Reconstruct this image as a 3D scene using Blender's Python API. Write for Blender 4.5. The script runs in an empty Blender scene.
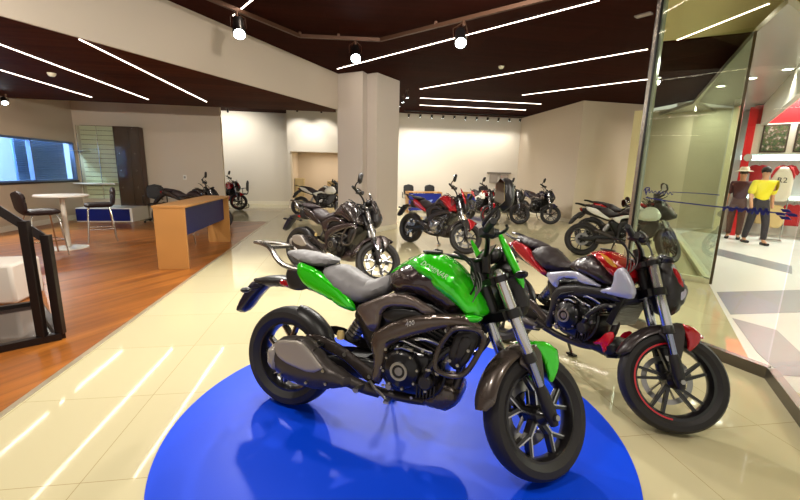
import bpy, bmesh, math, random
from mathutils import Vector, Matrix
from mathutils.geometry import delaunay_2d_cdt
random.seed(7)
PI = math.pi
sc = bpy.context.scene
COL = sc.collection
def R(d): return math.radians(d)

# ------------------------------------------------------------------ materials
MATS = {}
def lin(c):
    return tuple(((v / 255) / 12.92 if v / 255 <= .04045 else (((v / 255) + .055) / 1.055) ** 2.4) for v in c)
def mat(name, rgb, rough=.5, metal=0., coat=0., emit=None, estr=0., trans=0., ior=1.45, bump=None, spec=.5, alpha=1.):
    if name in MATS: return MATS[name]
    m = bpy.data.materials.new(name); m.use_nodes = True
    nt = m.node_tree; b = nt.nodes['Principled BSDF']
    c = lin(rgb)
    b.inputs['Base Color'].default_value = (*c, 1)
    b.inputs['Roughness'].default_value = rough
    b.inputs['Metallic'].default_value = metal
    b.inputs['Coat Weight'].default_value = coat
    b.inputs['Coat Roughness'].default_value = .04
    b.inputs['Specular IOR Level'].default_value = spec
    b.inputs['IOR'].default_value = ior
    b.inputs['Transmission Weight'].default_value = trans
    b.inputs['Alpha'].default_value = alpha
    if emit:
        b.inputs['Emission Color'].default_value = (*lin(emit), 1)
        b.inputs['Emission Strength'].default_value = estr
    # every surface gets a small procedural variation
    tc = nt.nodes.new('ShaderNodeTexCoord')
    nz = nt.nodes.new('ShaderNodeTexNoise')
    nz.inputs['Scale'].default_value = bump[0] if bump else 14
    nz.inputs['Detail'].default_value = 3
    nt.links.new(tc.outputs['Object'], nz.inputs['Vector'])
    if bump:
        bp = nt.nodes.new('ShaderNodeBump'); bp.inputs['Strength'].default_value = bump[1]
        bp.inputs['Distance'].default_value = bump[2] if len(bump) > 2 else .002
        nt.links.new(nz.outputs['Fac'], bp.inputs['Height'])
        nt.links.new(bp.outputs['Normal'], b.inputs['Normal'])
    else:
        mr = nt.nodes.new('ShaderNodeMapRange')
        mr.inputs['To Min'].default_value = max(0, rough - .04); mr.inputs['To Max'].default_value = min(1, rough + .04)
        nt.links.new(nz.outputs['Fac'], mr.inputs['Value'])
        nt.links.new(mr.outputs['Result'], b.inputs['Roughness'])
    MATS[name] = m
    return m

def mapped(nt, scale=(1, 1, 1), rot=(0, 0, 0), loc=(0, 0, 0)):
    tc = nt.nodes.new('ShaderNodeTexCoord'); mp = nt.nodes.new('ShaderNodeMapping')
    mp.inputs['Scale'].default_value = scale; mp.inputs['Rotation'].default_value = rot; mp.inputs['Location'].default_value = loc
    nt.links.new(tc.outputs['Object'], mp.inputs['Vector'])
    return mp.outputs['Vector']

def m_tile():
    m = mat('cream_tile', (200, 190, 154), rough=.07)
    nt = m.node_tree; b = nt.nodes['Principled BSDF']
    for l in list(b.inputs['Roughness'].links): nt.links.remove(l)
    b.inputs['Roughness'].default_value = .05
    v = mapped(nt, loc=(1.2, -1.79, 0))
    br = nt.nodes.new('ShaderNodeTexBrick')
    br.offset = 0; br.inputs['Scale'].default_value = 1.0
    br.inputs['Brick Width'].default_value = .735; br.inputs['Row Height'].default_value = .745
    br.inputs['Mortar Size'].default_value = .0018; br.inputs['Mortar Smooth'].default_value = .3
    br.inputs['Color1'].default_value = (*lin((200, 190, 154)), 1)
    br.inputs['Color2'].default_value = (*lin((196, 185, 149)), 1)
    br.inputs['Mortar'].default_value = (*lin((158, 138, 100)), 1)
    nt.links.new(v, br.inputs['Vector'])
    nt.links.new(br.outputs['Color'], b.inputs['Base Color'])
    return m

def m_wood(name, c1, c2, along='Y', width=.14, length=1.3, rough=.3, contrast=.5, coat=0., mortar=(60, 30, 15)):
    m = mat(name, c1, rough=rough, coat=coat)
    nt = m.node_tree; b = nt.nodes['Principled BSDF']
    rot = (0, 0, R(90)) if along == 'Y' else ((0, 0, R(-58.4)) if along == 'D' else (0, 0, 0))
    v = mapped(nt, rot=rot)
    br = nt.nodes.new('ShaderNodeTexBrick'); br.offset = .37; br.inputs['Scale'].default_value = 1
    br.inputs['Brick Width'].default_value = length; br.inputs['Row Height'].default_value = width
    br.inputs['Mortar Size'].default_value = .002
    br.inputs['Color1'].default_value = (*lin(c1), 1); br.inputs['Color2'].default_value = (*lin(c2), 1)
    br.inputs['Mortar'].default_value = (*lin(mortar), 1)
    nt.links.new(v, br.inputs['Vector'])
    m2 = nt.nodes.new('ShaderNodeMapping'); m2.inputs['Scale'].default_value = (.45, 9, 1)
    nt.links.new(mapped(nt, rot=rot), m2.inputs['Vector']); v2 = m2.outputs['Vector']
    nz = nt.nodes.new('ShaderNodeTexNoise'); nz.inputs['Scale'].default_value = 1.1; nz.inputs['Detail'].default_value = 3
    nt.links.new(v2, nz.inputs['Vector'])
    cr = nt.nodes.new('ShaderNodeValToRGB')
    lo = 1 - contrast
    cr.color_ramp.elements[0].position = .3; cr.color_ramp.elements[0].color = (lo, lo, lo, 1)
    cr.color_ramp.elements[1].position = .7; cr.color_ramp.elements[1].color = (1.1, 1.1, 1.1, 1)
    nt.links.new(nz.outputs['Fac'], cr.inputs['Fac'])
    mx = nt.nodes.new('ShaderNodeMix'); mx.data_type = 'RGBA'; mx.blend_type = 'MULTIPLY'; mx.inputs['Factor'].default_value = 1
    nt.links.new(br.outputs['Color'], mx.inputs[6]); nt.links.new(cr.outputs['Color'], mx.inputs[7])
    nt.links.new(mx.outputs[2], b.inputs['Base Color'])
    return m

def m_glass(name, tint=(246, 250, 244), rough=0.):
    m = bpy.data.materials.new(name); m.use_nodes = True
    nt = m.node_tree; nt.nodes.clear()
    o = nt.nodes.new('ShaderNodeOutputMaterial'); mx = nt.nodes.new('ShaderNodeMixShader')
    tr = nt.nodes.new('ShaderNodeBsdfTransparent'); gl = nt.nodes.new('ShaderNodeBsdfGlossy'); fr = nt.nodes.new('ShaderNodeFresnel')
    tr.inputs['Color'].default_value = (*lin(tint), 1); gl.inputs['Roughness'].default_value = rough
    fr.inputs['IOR'].default_value = 1.5
    ge = nt.nodes.new('ShaderNodeNewGeometry'); iv = nt.nodes.new('ShaderNodeMath'); iv.operation = 'SUBTRACT'; iv.inputs[0].default_value = 1
    mu = nt.nodes.new('ShaderNodeMath'); mu.operation = 'MULTIPLY'
    nt.links.new(ge.outputs['Backfacing'], iv.inputs[1]); nt.links.new(iv.outputs[0], mu.inputs[0]); nt.links.new(fr.outputs[0], mu.inputs[1])
    nt.links.new(mu.outputs[0], mx.inputs[0]); nt.links.new(tr.outputs[0], mx.inputs[1]); nt.links.new(gl.outputs[0], mx.inputs[2])
    nt.links.new(mx.outputs[0], o.inputs[0])
    MATS[name] = m
    return m

# ------------------------------------------------------------------ mesh builder
class MB:
    def __init__(s): s.v = []; s.f = []
    def add(s, vs, fs):
        n = len(s.v); s.v += [Vector(p) for p in vs]; s.f += [tuple(i + n for i in f) for f in fs]; return s
    def box(s, c, size, rz=0, rot=None):
        x, y, z = (q / 2 for q in size)
        M = rot if rot is not None else Matrix.Rotation(rz, 3, 'Z')
        vs = [M @ Vector((a * x, b * y, d * z)) + Vector(c) for a in (-1, 1) for b in (-1, 1) for d in (-1, 1)]
        return s.add(vs, [(0, 1, 3, 2), (4, 6, 7, 5), (0, 4, 5, 1), (2, 3, 7, 6), (0, 2, 6, 4), (1, 5, 7, 3)])
    def quadbar(s, p0, p1, w, h, up=(0, 0, 1)):
        p0 = Vector(p0); p1 = Vector(p1); d = (p1 - p0).normalized(); u = Vector(up)
        a = d.cross(u)
        if a.length < 1e-4: a = d.cross(Vector((0, 1, 0)))
        a.normalize(); u = a.cross(d)
        vs = [p + a * (i * w / 2) + u * (j * h / 2) for p in (p0, p1) for i, j in ((-1, -1), (1, -1), (1, 1), (-1, 1))]
        return s.add(vs, [(0, 3, 2, 1), (4, 5, 6, 7), (0, 1, 5, 4), (1, 2, 6, 5), (2, 3, 7, 6), (3, 0, 4, 7)])
    def tube(s, pts, r, n=10, closed=False, smooth=0):
        pts = [Vector(p) for p in pts]
        rs = list(r) if isinstance(r, (list, tuple)) else [r] * len(pts)
        for _ in range(smooth):
            q = []; rr = []
            m = len(pts)
            rng = range(m) if closed else range(m - 1)
            if not closed: q.append(pts[0]); rr.append(rs[0])
            for i in rng:
                a, b = pts[i], pts[(i + 1) % m]; ra, rb = rs[i], rs[(i + 1) % m]
                q += [a * .75 + b * .25, a * .25 + b * .75]; rr += [ra * .75 + rb * .25, ra * .25 + rb * .75]
            if not closed: q.append(pts[-1]); rr.append(rs[-1])
            pts, rs = q, rr
        m = len(pts); base = len(s.v); prev = None
        for i, p in enumerate(pts):
            if closed: d = pts[(i + 1) % m] - pts[i - 1]
            else: d = pts[min(i + 1, m - 1)] - pts[max(i - 1, 0)]
            d.normalize()
            a = prev if prev is not None else (Vector((0, 0, 1)) if abs(d.z) < .9 else Vector((1, 0, 0)))
            a = (a - d * a.dot(d))
            if a.length < 1e-5: a = d.orthogonal()
            a.normalize(); prev = a; b = d.cross(a)
            for k in range(n):
                t = 2 * PI * k / n
                s.v.append(p + (a * math.cos(t) + b * math.sin(t)) * rs[i])
        for i in range(m if closed else m - 1):
            j = (i + 1) % m
            for k in range(n):
                l = (k + 1) % n
                s.f.append((base + i * n + k, base + i * n + l, base + j * n + l, base + j * n + k))
        if not closed:
            s.f.append(tuple(base + k for k in reversed(range(n)))); s.f.append(tuple(base + (m - 1) * n + k for k in range(n)))
        return s
    def cyl(s, p0, p1, r, n=16, r2=None): return s.tube([p0, p1], [r, r if r2 is None else r2], n)
    def lathe(s, prof, c, axis='Y', n=32, close=True, a0=0., a1=2 * PI):
        base = len(s.v); full = abs(a1 - a0 - 2 * PI) < 1e-6
        nn = n if full else n + 1
        for k in range(nn):
            t = a0 + (a1 - a0) * k / n
            for r, h in prof:
                a, b = r * math.cos(t), r * math.sin(t)
                q = (a, h, b) if axis == 'Y' else ((a, b, h) if axis == 'Z' else (h, a, b))
                s.v.append(Vector(c) + Vector(q))
        m = len(prof)
        for k in range(n):
            l = (k + 1) % nn
            for i in range(m if close else m - 1):
                j = (i + 1) % m
                s.f.append((base + k * m + i, base + k * m + j, base + l * m + j, base + l * m + i))
        return s
    def disc(s, c, r, h, axis='Z', n=32, bev=0.):
        pr = [(0.0001, h), (r - bev, h), (r, h - bev), (r, bev), (r - bev, 0), (.0001, 0)] if bev else [(.0001, h), (r, h), (r, 0), (.0001, 0)]
        return s.lathe(pr, c, axis, n, close=False)
    def prism(s, poly, y0, y1, plane='XZ'):
        n = len(poly)
        def P(p, h): return (p[0], h, p[1]) if plane == 'XZ' else ((p[0], p[1], h) if plane == 'XY' else (h, p[0], p[1]))
        vs = [P(p, y0) for p in poly] + [P(p, y1) for p in poly]
        fs = [tuple(range(n)), tuple(reversed(range(n, 2 * n)))] + [(i, n + i, n + (i + 1) % n, (i + 1) % n) for i in range(n)]
        return s.add(vs, fs)
    def ball(s, c, r, n=10, sc_=(1, 1, 1)):
        base = len(s.v); c = Vector(c); m = max(4, n // 2)
        for i in range(m + 1):
            ph = PI * i / m
            for k in range(n):
                t = 2 * PI * k / n
                s.v.append(c + Vector((r * sc_[0] * math.sin(ph) * math.cos(t), r * sc_[1] * math.sin(ph) * math.sin(t), r * sc_[2] * math.cos(ph))))
        for i in range(m):
            for k in range(n):
                l = (k + 1) % n
                s.f.append((base + i * n + k, base + (i + 1) * n + k, base + (i + 1) * n + l, base + i * n + l))
        return s
    def inflate(s, poly, W, D=.03, y0=0., side=0, topD=None, wf=None, res=.022, chaikin=1, back=.006, relax=3):
        """rounded body with the given side outline; side 0 = both halves about y0, -1/+1 = shell on that side standing at |y0|"""
        P = [Vector(p) for p in poly]
        for _ in range(chaikin):
            q = []
            for i in range(len(P)):
                a, b = P[i], P[(i + 1) % len(P)]
                q += [a * .8 + b * .2, a * .2 + b * .8]
            P = q
        area = sum(P[i].x * P[(i + 1) % len(P)].y - P[(i + 1) % len(P)].x * P[i].y for i in range(len(P)))
        if area < 0: P.reverse()
        B = []; ed = []
        for i in range(len(P)):
            a, b = P[i], P[(i + 1) % len(P)]; L = (b - a).length
            n = max(1, round(L / res))
            nrm = Vector(((b - a).y, -(b - a).x)).normalized() if L > 1e-9 else Vector((0, 1))
            ed.append((a, b, nrm))
            for k in range(n): B.append((a + (b - a) * (k / n), nrm))
        def inside(p):
            c = False
            for a, b, _ in ed:
                if (a.y > p.y) != (b.y > p.y) and p.x < (b.x - a.x) * (p.y - a.y) / (b.y - a.y) + a.x: c = not c
            return c
        def dist(p, weighted=True):
            best = 9e9
            for a, b, nr in ed:
                ab = b - a; t = max(0, min(1, (p - a).dot(ab) / max(ab.length_squared, 1e-12)))
                d = (p - a - ab * t).length
                if weighted:
                    DD = topD if (topD and nr.y > .35) else D
                    d /= DD
                best = min(best, d)
            return best
        pts = [p for p, _ in B]; nb = len(pts)
        for p, nr in B:
            DD = topD if (topD and nr.y > .35) else D
            for fr in (.08, .28, .6, 1.0):
                q = p - nr * DD * fr
                if inside(q) and dist(q, False) > DD * fr * .85: pts.append(q)
        ring = len(pts)
        xs = [p.x for p in P]; ys = [p.y for p in P]
        x = min(xs) + res * .5
        while x < max(xs):
            y = min(ys) + res * .5
            while y < max(ys):
                q = Vector((x, y))
                if inside(q) and dist(q, False) > res * .45 and min(((q - r_).length for r_ in pts[nb:ring]), default=9) > res * .4: pts.append(q)
                y += res
            x += res
        r_ = delaunay_2d_cdt(pts, [(i, (i + 1) % nb) for i in range(nb)], [], 1, 1e-6)
        vv, ff = r_[0], r_[2]
        hs = []
        for p in vv:
            d = min(1, dist(p)); h = W * math.sqrt(max(0, 1 - (1 - d) ** 2))
            if wf: h *= wf(p.x, p.y)
            hs.append(h)
        # even out the height field (rim stays put)
        nb_ = [set() for _ in vv]; ec = {}
        for f in ff:
            for i in range(3):
                a, b = f[i], f[(i + 1) % 3]; nb_[a].add(b); nb_[b].add(a); k = (min(a, b), max(a, b)); ec[k] = ec.get(k, 0) + 1
        rim = set(q for k, c in ec.items() if c == 1 for q in k)
        for _ in range(relax):
            hs = [h if i in rim else .4 * h + .6 * sum(hs[q] * hs[q] for q in nb_[i]) ** .5 / len(nb_[i]) ** .5 for i, h in enumerate(hs)]
        n = len(vv)
        if side == 0:
            A = [(p.x, y0 - h, p.y) for p, h in zip(vv, hs)]; C = [(p.x, y0 + h, p.y) for p, h in zip(vv, hs)]
        else:
            A = [(p.x, side * (y0 + h), p.y) for p, h in zip(vv, hs)]; C = [(p.x, side * (y0 - back), p.y) for p in vv]
            if side > 0: A, C = C, A
        s.add(A + C, [tuple(f) for f in ff] + [tuple(i + n for i in reversed(f)) for f in ff])
        # sew the rim
        return s
    def xf(s, fn): s.v = [Vector(fn(p)) for p in s.v]; return s
    def build(s, name, m, parent=None, smooth=True, bevel=0., sharp=35, weld=True):
        me = bpy.data.meshes.new(name)
        me.from_pydata([tuple(p) for p in s.v], [], s.f)
        bm = bmesh.new(); bm.from_mesh(me)
        if weld: bmesh.ops.remove_doubles(bm, verts=bm.verts, dist=1e-5)
        bmesh.ops.recalc_face_normals(bm, faces=bm.faces)
        if smooth:
            for f in bm.faces: f.smooth = True
            for e in bm.edges:
                if len(e.link_faces) == 2 and e.calc_face_angle(0) > R(sharp): e.smooth = False
        bm.to_mesh(me); bm.free()
        o = bpy.data.objects.new(name, me); COL.objects.link(o)
        if isinstance(m, (list, tuple)):
            for q in m: me.materials.append(q)
        else: me.materials.append(m)
        if parent is not None: o.parent = parent
        if bevel:
            b = o.modifiers.new('bevel', 'BEVEL'); b.width = bevel; b.segments = 2; b.limit_method = 'ANGLE'; b.angle_limit = R(40)
        return o

def tag(o, label, cat, group=None, kind=None):
    o['label'] = label; o['category'] = cat
    if group: o['group'] = group
    if kind: o['kind'] = kind
    return o
def thing(name, label, cat, loc=(0, 0, 0), rot=(0, 0, 0), group=None):
    o = bpy.data.objects.new(name, None); COL.objects.link(o)
    o.location = loc; o.rotation_euler = rot; o.empty_display_size = .1
    return tag(o, label, cat, group)
def struct(o): o['kind'] = 'structure'; return o
def text_mesh(name, body, size, M, m, parent=None, ext=.0006, shear=0., align='LEFT'):
    cu = bpy.data.curves.new(name, 'FONT'); cu.body = body; cu.size = size; cu.extrude = ext; cu.shear = shear; cu.align_x = align; cu.align_y = 'CENTER'
    cu.resolution_u = 2
    tmp = bpy.data.objects.new(name + '_tmp', cu); COL.objects.link(tmp)
    dg = bpy.context.evaluated_depsgraph_get(); me = bpy.data.meshes.new_from_object(tmp.evaluated_get(dg))
    bpy.data.objects.remove(tmp); bpy.data.curves.remove(cu)
    me.transform(M); me.name = name
    o = bpy.data.objects.new(name, me); COL.objects.link(o)
    me.materials.clear(); me.materials.append(m)
    if parent is not None: o.parent = parent
    return o

# ------------------------------------------------------------------ motorcycles
def pal():
    return dict(
        tyre=mat('tyre_rubber', (34, 31, 31), .55, bump=(60, .25, .003)), rim=mat('black_rim', (22, 20, 22), .3, coat=.4),
        machined=mat('machined_alloy', (190, 190, 195), .25, 1), dark=mat('satin_black_plastic', (32, 29, 29), .38, bump=(220, .06)),
        grey=mat('graphite_paint', (66, 58, 54), .26, .45, coat=.5), engine=mat('engine_black', (24, 22, 24), .32, .3, coat=.2),
        steel=mat('brushed_steel', (150, 148, 146), .3, 1), chrome=mat('fork_silver', (205, 205, 208), .2, .9), slider=mat('fork_chrome', (150, 155, 175), .08, 1),
        bolt=mat('bolt_steel', (170, 168, 160), .3, 1), exh=mat('exhaust_graphite', (66, 60, 58), .34, .5), shield=mat('heat_shield_grey', (150, 142, 134), .34, .3),
        lens=mat('headlight_glass', (60, 62, 66), .05, .1, coat=1), red_lens=mat('red_lens', (150, 18, 22), .12, coat=1), amber=mat('amber_lens', (200, 96, 20), .2, coat=.6),
        frame=mat('frame_black', (20, 18, 19), .35, .2, coat=.3), mirror=mat('mirror_glass', (225, 225, 225), .03, 1), hose=mat('rubber_hose', (18, 17, 18), .5),
        screen=mat('gauge_glass', (30, 30, 36), .06, coat=1), disc=mat('brake_disc_steel', (165, 162, 158), .3, 1),
        fluid=mat('brake_fluid_pot', (196, 170, 110), .3), deck=mat('plain_decal_white', (228, 226, 222), .4))

def tyre_mb(c, r, w, rim):
    sh = r - rim
    pr = [(rim + .004, -w * .36), (rim + sh * .35, -w * .5), (r - sh * .28, -w * .49), (r - sh * .1, -w * .36), (r - .003, -w * .2), (r, 0),
          (r - .003, w * .2), (r - sh * .1, w * .36), (r - sh * .28, w * .49), (rim + sh * .35, w * .5), (rim + .004, w * .36), (rim - .008, w * .3), (rim - .008, -w * .3)]
    return MB().lathe(pr, c, 'Y', 56)
def rim_mb(c, rim, w, hub=.045, style='y', n=5, hw=.07):
    m = MB(); cx, cy, cz = c
    m.lathe([(rim + .004, -w * .38), (rim - .012, -w * .4), (rim - .024, -w * .2), (rim - .026, 0), (rim - .024, w * .2), (rim - .012, w * .4), (rim + .004, w * .38), (rim - .006, w * .3), (rim - .006, -w * .3)], c, 'Y', 56)
    m.lathe([(.0001, -hw), (hub * .5, -hw), (hub * .62, -hw * .8), (hub, -hw * .55), (hub, hw * .55), (hub * .62, hw * .8), (hub * .5, hw), (.0001, hw)], c, 'Y', 24, close=False)
    e = MB()
    def P(r, a): return (cx + r * math.cos(a), cz + r * math.sin(a))
    for k in range(n):
        a = 2 * PI * k / n + .3
        def bar(r0, a0, r1, a1, w0, w1, t, machined=True):
            p, q = Vector(P(r0, a0)), Vector(P(r1, a1)); d = (q - p).normalized(); nn = Vector((-d.y, d.x))
            m.prism([tuple(p + nn * w0), tuple(p - nn * w0), tuple(q - nn * w1), tuple(q + nn * w1)], cy - t, cy + t)
            if machined:
                for s in (-1, 1):
                    y0 = cy + s * t; y1 = cy + s * (t + .0015)
                    e.prism([tuple(p + nn * w0), tuple(p + nn * w0 * .35), tuple(q + nn * w1 * .35), tuple(q + nn * w1)], min(y0, y1), max(y0, y1))
        if style == 'y':
            bar(hub * .8, a, .115, a + .1, .016, .013, .02)
            bar(.11, a + .1, rim - .018, a + .40, .012, .010, .017)
            bar(.11, a + .08, rim - .018, a - .12, .012, .010, .017)
        else:
            bar(hub * .8, a, rim - .018, a + .28, .010, .007, .014, False)
            bar(hub * .8, a + .3, rim - .018, a + .62, .010, .007, .014, False)
    return m, e
def disc_mb(c, r0, r1, y):
    m = MB(); x, _, z = c
    m.lathe([(r0, y - .0025), (r1, y - .0025), (r1, y + .0025), (r0, y + .0025)], c, 'Y', 48)
    for k in range(5):
        a = 2 * PI * k / 5
        m.quadbar((x + .03 * math.cos(a), y, z + .03 * math.sin(a)), (x + (r0 + .01) * math.cos(a + .3), y, z + (r0 + .01) * math.sin(a + .3)), .006, .02, (0, 1, 0))
    return m
def arc_fender(c, rad, a0, a1, hw, drop, n=22, th=.004, k0=1., k1=1.):
    """mudguard: half-round section swept along the wheel"""
    m = MB(); ph = [-1.25, -1., -.7, -.35, 0, .35, .7, 1., 1.25]
    rows = []
    for i in range(n + 1):
        t = i / n; a = R(a0 + (a1 - a0) * t); e = math.sin(PI * min(1, max(0, min(t / .12, (1 - t) / .12))) / 2); k = (k0 + (k1 - k0) * t) * (.55 + .45 * e)
        for rr in (rad, rad - th):
            for p in ph:
                y = hw * k * math.sin(p); q = rr - drop * k * (1 - math.cos(p)) * 1.6
                m.v.append(Vector((c[0] + q * math.cos(a), c[1] + y, c[2] + q * math.sin(a))))
    W = len(ph)
    for i in range(n):
        for j in range(W - 1):
            a = i * 2 * W + j; b = a + 2 * W
            m.f.append((a, a + 1, b + 1, b)); m.f.append((a + W, b + W, b + W + 1, a + W + 1))
        for j in (0, W - 1):
            a = i * 2 * W + j; b = a + 2 * W
            m.f.append((a, b, b + W, a + W))
    for i in (0, n):
        for j in range(W - 1):
            a = i * 2 * W + j; m.f.append((a, a + W, a + W + 1, a + 1))
    return m

class Bike:
    pass
def steer_fn(W, ang, dz=0.):
    A0 = Vector((W - .34, 0, .98)); k = Vector((-.423, 0, .906)); th = R(ang); Rm = Matrix.Rotation(th, 3, k)
    return lambda p: A0 + Rm @ (Vector(p) - A0) + k * dz
def bolts(B, par, m, pts, y, r=.008, t=.006):
    for x, z in pts: B(MB().cyl((x, y, z), (x, y + math.copysign(t, y), z), r, 8), 'bolt', m, par)

def build_bike(model, name, label, loc, head, lean, C, steer=50., group=None, mirrors=(-1,), text=None):
    """model 'roadster' (big naked bike), 'naked' (small naked bike) or 'sport' (half-faired)"""
    p = pal(); W = 1.453 if model == 'roadster' else 1.36
    fr, rr = (.298, .306) if model == 'roadster' else (.292, .30)
    big = model == 'roadster'
    root = thing(name, label, 'motorcycle', (loc[0], loc[1], loc[2] if len(loc) > 2 else 0.), (R(-lean), 0, R(90 - head)), group)
    # keep the steered front tyre on the ground
    f0 = steer_fn(W, steer); l = R(lean); low = 9.
    for i in range(72):
        a = 2 * PI * i / 72
        for yy, dr in ((0, 0), (.012, .001), (.023, .003), (.034, .006), (.041, .009), (.05, .018)):
            q = f0((W + (fr - dr) * math.cos(a), yy, fr + (fr - dr) * math.sin(a)))
            low = min(low, q.z * math.cos(l) - q.y * math.sin(l))
    st = steer_fn(W, steer, -low / math.cos(l) / .906)
    def B(mb, nm, m, par=None, s=False, **k):
        if s: mb.xf(st)
        return mb.build(nm, m, par or root, **k)
    # ---- wheels
    cR = (0, 0, rr); cF = (W, 0, fr)
    rw, re = rim_mb(cR, .216, .13, .05, 'y' if big else 's', hw=.1)
    w = B(rw, 'rear_wheel', p['rim'])
    B(tyre_mb(cR, rr, .15 if big else .125, .216), 'tyre', p['tyre'], w)
    if big: B(re, 'spoke_face', p['machined'], w)
    B(disc_mb(cR, .075, .115, -.065), 'brake_disc', p['disc'], w)
    sp = MB().lathe([(.03, .06), (.105, .06), (.105, .067), (.03, .067)], cR, 'Y', 40); B(sp, 'sprocket', p['steel'], w)
    fw, fe = rim_mb(cF, .216, .10, .045, 'y' if big else 's', hw=.085)
    w = B(fw, 'front_wheel', p['rim'], s=True)
    B(tyre_mb(cF, fr, .115 if big else .105, .216), 'tyre', p['tyre'], w, s=True)
    if big: B(fe, 'spoke_face', p['machined'], w, s=True)
    B(disc_mb(cF, *((.105, .155) if big else (.112, .142)), .062), 'brake_disc', p['disc'], w, s=True)
    if C.get('stripe'):
        for s in (-1, 1):
            B(MB().lathe([(.209, s * .041), (.218, s * .041), (.218, s * .0435), (.209, s * .0435)], cF, 'Y', 56, a0=R(100), a1=R(280)), 'rim_stripe', C['stripe'], w, s=True)
    # ---- fork
    D = Vector((.423, 0, -.906))
    for s in (-1, 1):
        ax = Vector((W, s * .1, fr)); F = lambda t: ax - D * t
        up = MB().tube([F(.29), F(.295), F(.5), F(.51), F(.715)], [.026, .0285, .0285, .0275, .0275], 18)
        o = B(up, 'fork_leg', p['chrome'], s=True)
        B(MB().cyl(F(.08), F(.29), .0205, 16), 'slider', p['slider'], o, s=True)
        B(MB().tube([F(.265), F(.27), F(.31), F(.315)], [.024, .032, .032, .029], 18), 'dust_seal', p['dark'], o, s=True)
        cl = MB().tube([F(.15), F(.12), F(.02), F(-.04)], [.024, .03, .032, .02], 14)
        cl.cyl((W, s * .045, fr), (W, s * .135, fr), .018, 14)
        B(cl, 'axle_clamp', p['dark'], o, s=True)
        if s < 0: B(MB().cyl((W, -.135, fr), (W, -.142, fr), .014, 6), 'axle_nut', p['bolt'], o, s=True)
    tc = MB()
    for t, th in ((.515, .045), (.69, .032)):
        a = Vector((W, -.1, fr)) - D * t; b = Vector((W, .1, fr)) - D * t; off = Vector((-.04, 0, -.019))
        for q in (a, b): tc.tube([q + D * th / 2, q - D * th / 2], .042, 16)
        tc.quadbar(a + off * .6, b + off * .6, .075, th, -D)
    tco = B(tc, 'triple_clamp', p['frame'], s=True)
    fc = MB()
    for s in (-1, 1):
        a = Vector((W, s * .1, fr)) - D * .715; fc.tube([a, a - D * .012, a - D * .02], [.02, .02, .012], 12)
    fc.cyl((W - .325, 0, fr + .655), (W - .334, 0, fr + .675), .022, 12)
    B(fc, 'fork_cap', p['bolt'], tco, s=True)
    wr = MB()
    for k in range(4): wr.tube([(W - .36, -.01 - .03 * k, .99 - .015 * k), (W - .31, -.05 - .03 * k, .92 - .02 * k), (W - .31 - .02 * k, -.10, .86 - .03 * k), (W - .40, -.07, .80)], .003, 6, smooth=2)
    B(wr, 'wiring', mat('grey_wire', (96, 94, 92), .45))
    B(MB().cyl((W - .36, 0, 1.0), (W - .25, 0, .76), .032, 14), 'steering_head', p['frame'])
    cal = MB().box((W - .06, .085, fr + .14), (.07, .05, .12), rot=Matrix.Rotation(R(-25), 3, 'Y')); B(cal, 'brake_caliper', p['engine'], s=True, bevel=.006)
    # ---- front mudguard
    fg = .055 if big else .035
    fd = arc_fender(cF, fr + fg, 98, 178 if big else 172, .074, .04)
    fo = B(fd, 'front_mudguard', C['fender'], s=True)
    br = MB()
    for s in (-1, 1): br.inflate([(W - .17, fr + .24), (W - .09, fr + .325), (W - .03, fr + .335), (W - .01, fr + .2), (W - .01, fr + .06), (W - .04, fr + .06), (W - .09, fr + .19)], .012, .015, .07, s)
    B(br, 'mudguard_brace', C['fender'], fo, s=True)
    tipm = arc_fender(cF, fr + fg + .004, 66 if big else 72, 102, .074, .04, k0=.7, k1=1.)
    q_k = 1 if big else .74; q_z = fr + (.352 if big else .335)
    for s in (-1, 1): tipm.inflate([(W - .03 + (x + .03) * q_k, q_z + (z - .352) * q_k) for x, z in ((-.08, .345), (.02, .352), (.10, .30), (.085, .22), (.035, .14), (.0, .26))], .014, .012, .070, s)
    B(tipm, 'mudguard_tip', C['tip'], fo, s=True)
    # ---- handlebar and controls
    hx = W - .37
    bz = 0 if big else -.09
    bar = MB().tube([(hx - .18, -.37, 1.075 + bz), (hx - .12, -.25, 1.09 + bz), (hx - .02, -.13, 1.07 + bz), (hx + .03, -.04, 1.03 + bz), (hx + .03, .04, 1.03 + bz), (hx - .02, .13, 1.07 + bz), (hx - .12, .25, 1.09 + bz), (hx - .18, .37, 1.075 + bz)], .0125, 12, smooth=2)
    for s in (-1, 1): bar.cyl((hx + .03, s * .05, .95), (hx + .03, s * .05, 1.045 + bz), .022, 10)
    hb = B(bar, 'handlebar', p['frame'], s=True)
    for s in (-1, 1):
        g = MB().tube([(hx - .187, s * .385, 1.073 + bz), (hx - .182, s * .375, 1.074 + bz), (hx - .128, s * .265, 1.088 + bz), (hx - .125, s * .258, 1.089 + bz)], [.014, .0175, .0165, .02], 12)
        B(g, 'grip', p['hose'], hb, s=True)
        lv = MB().tube([(hx - .08, s * .23, 1.085 + bz), (hx - .045, s * .27, 1.083 + bz), (hx - .09, s * .36, 1.07 + bz), (hx - .13, s * .40, 1.06 + bz)], [.008, .008, .007, .006], 8, smooth=1)
        B(lv, 'brake_lever' if s < 0 else 'clutch_lever', p['frame'], hb, s=True)
        B(MB().box((hx - .10, s * .225, 1.09 + bz), (.05, .06, .045)), 'switch_housing', p['dark'], hb, s=True, bevel=.006)
    rs = MB().box((hx - .04, -.19, 1.105 + bz), (.045, .055, .04)); B(rs, 'brake_reservoir', p['dark'], hb, s=True, bevel=.008)
    # cables in loose loops ahead of the tank
    cb = MB()
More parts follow.
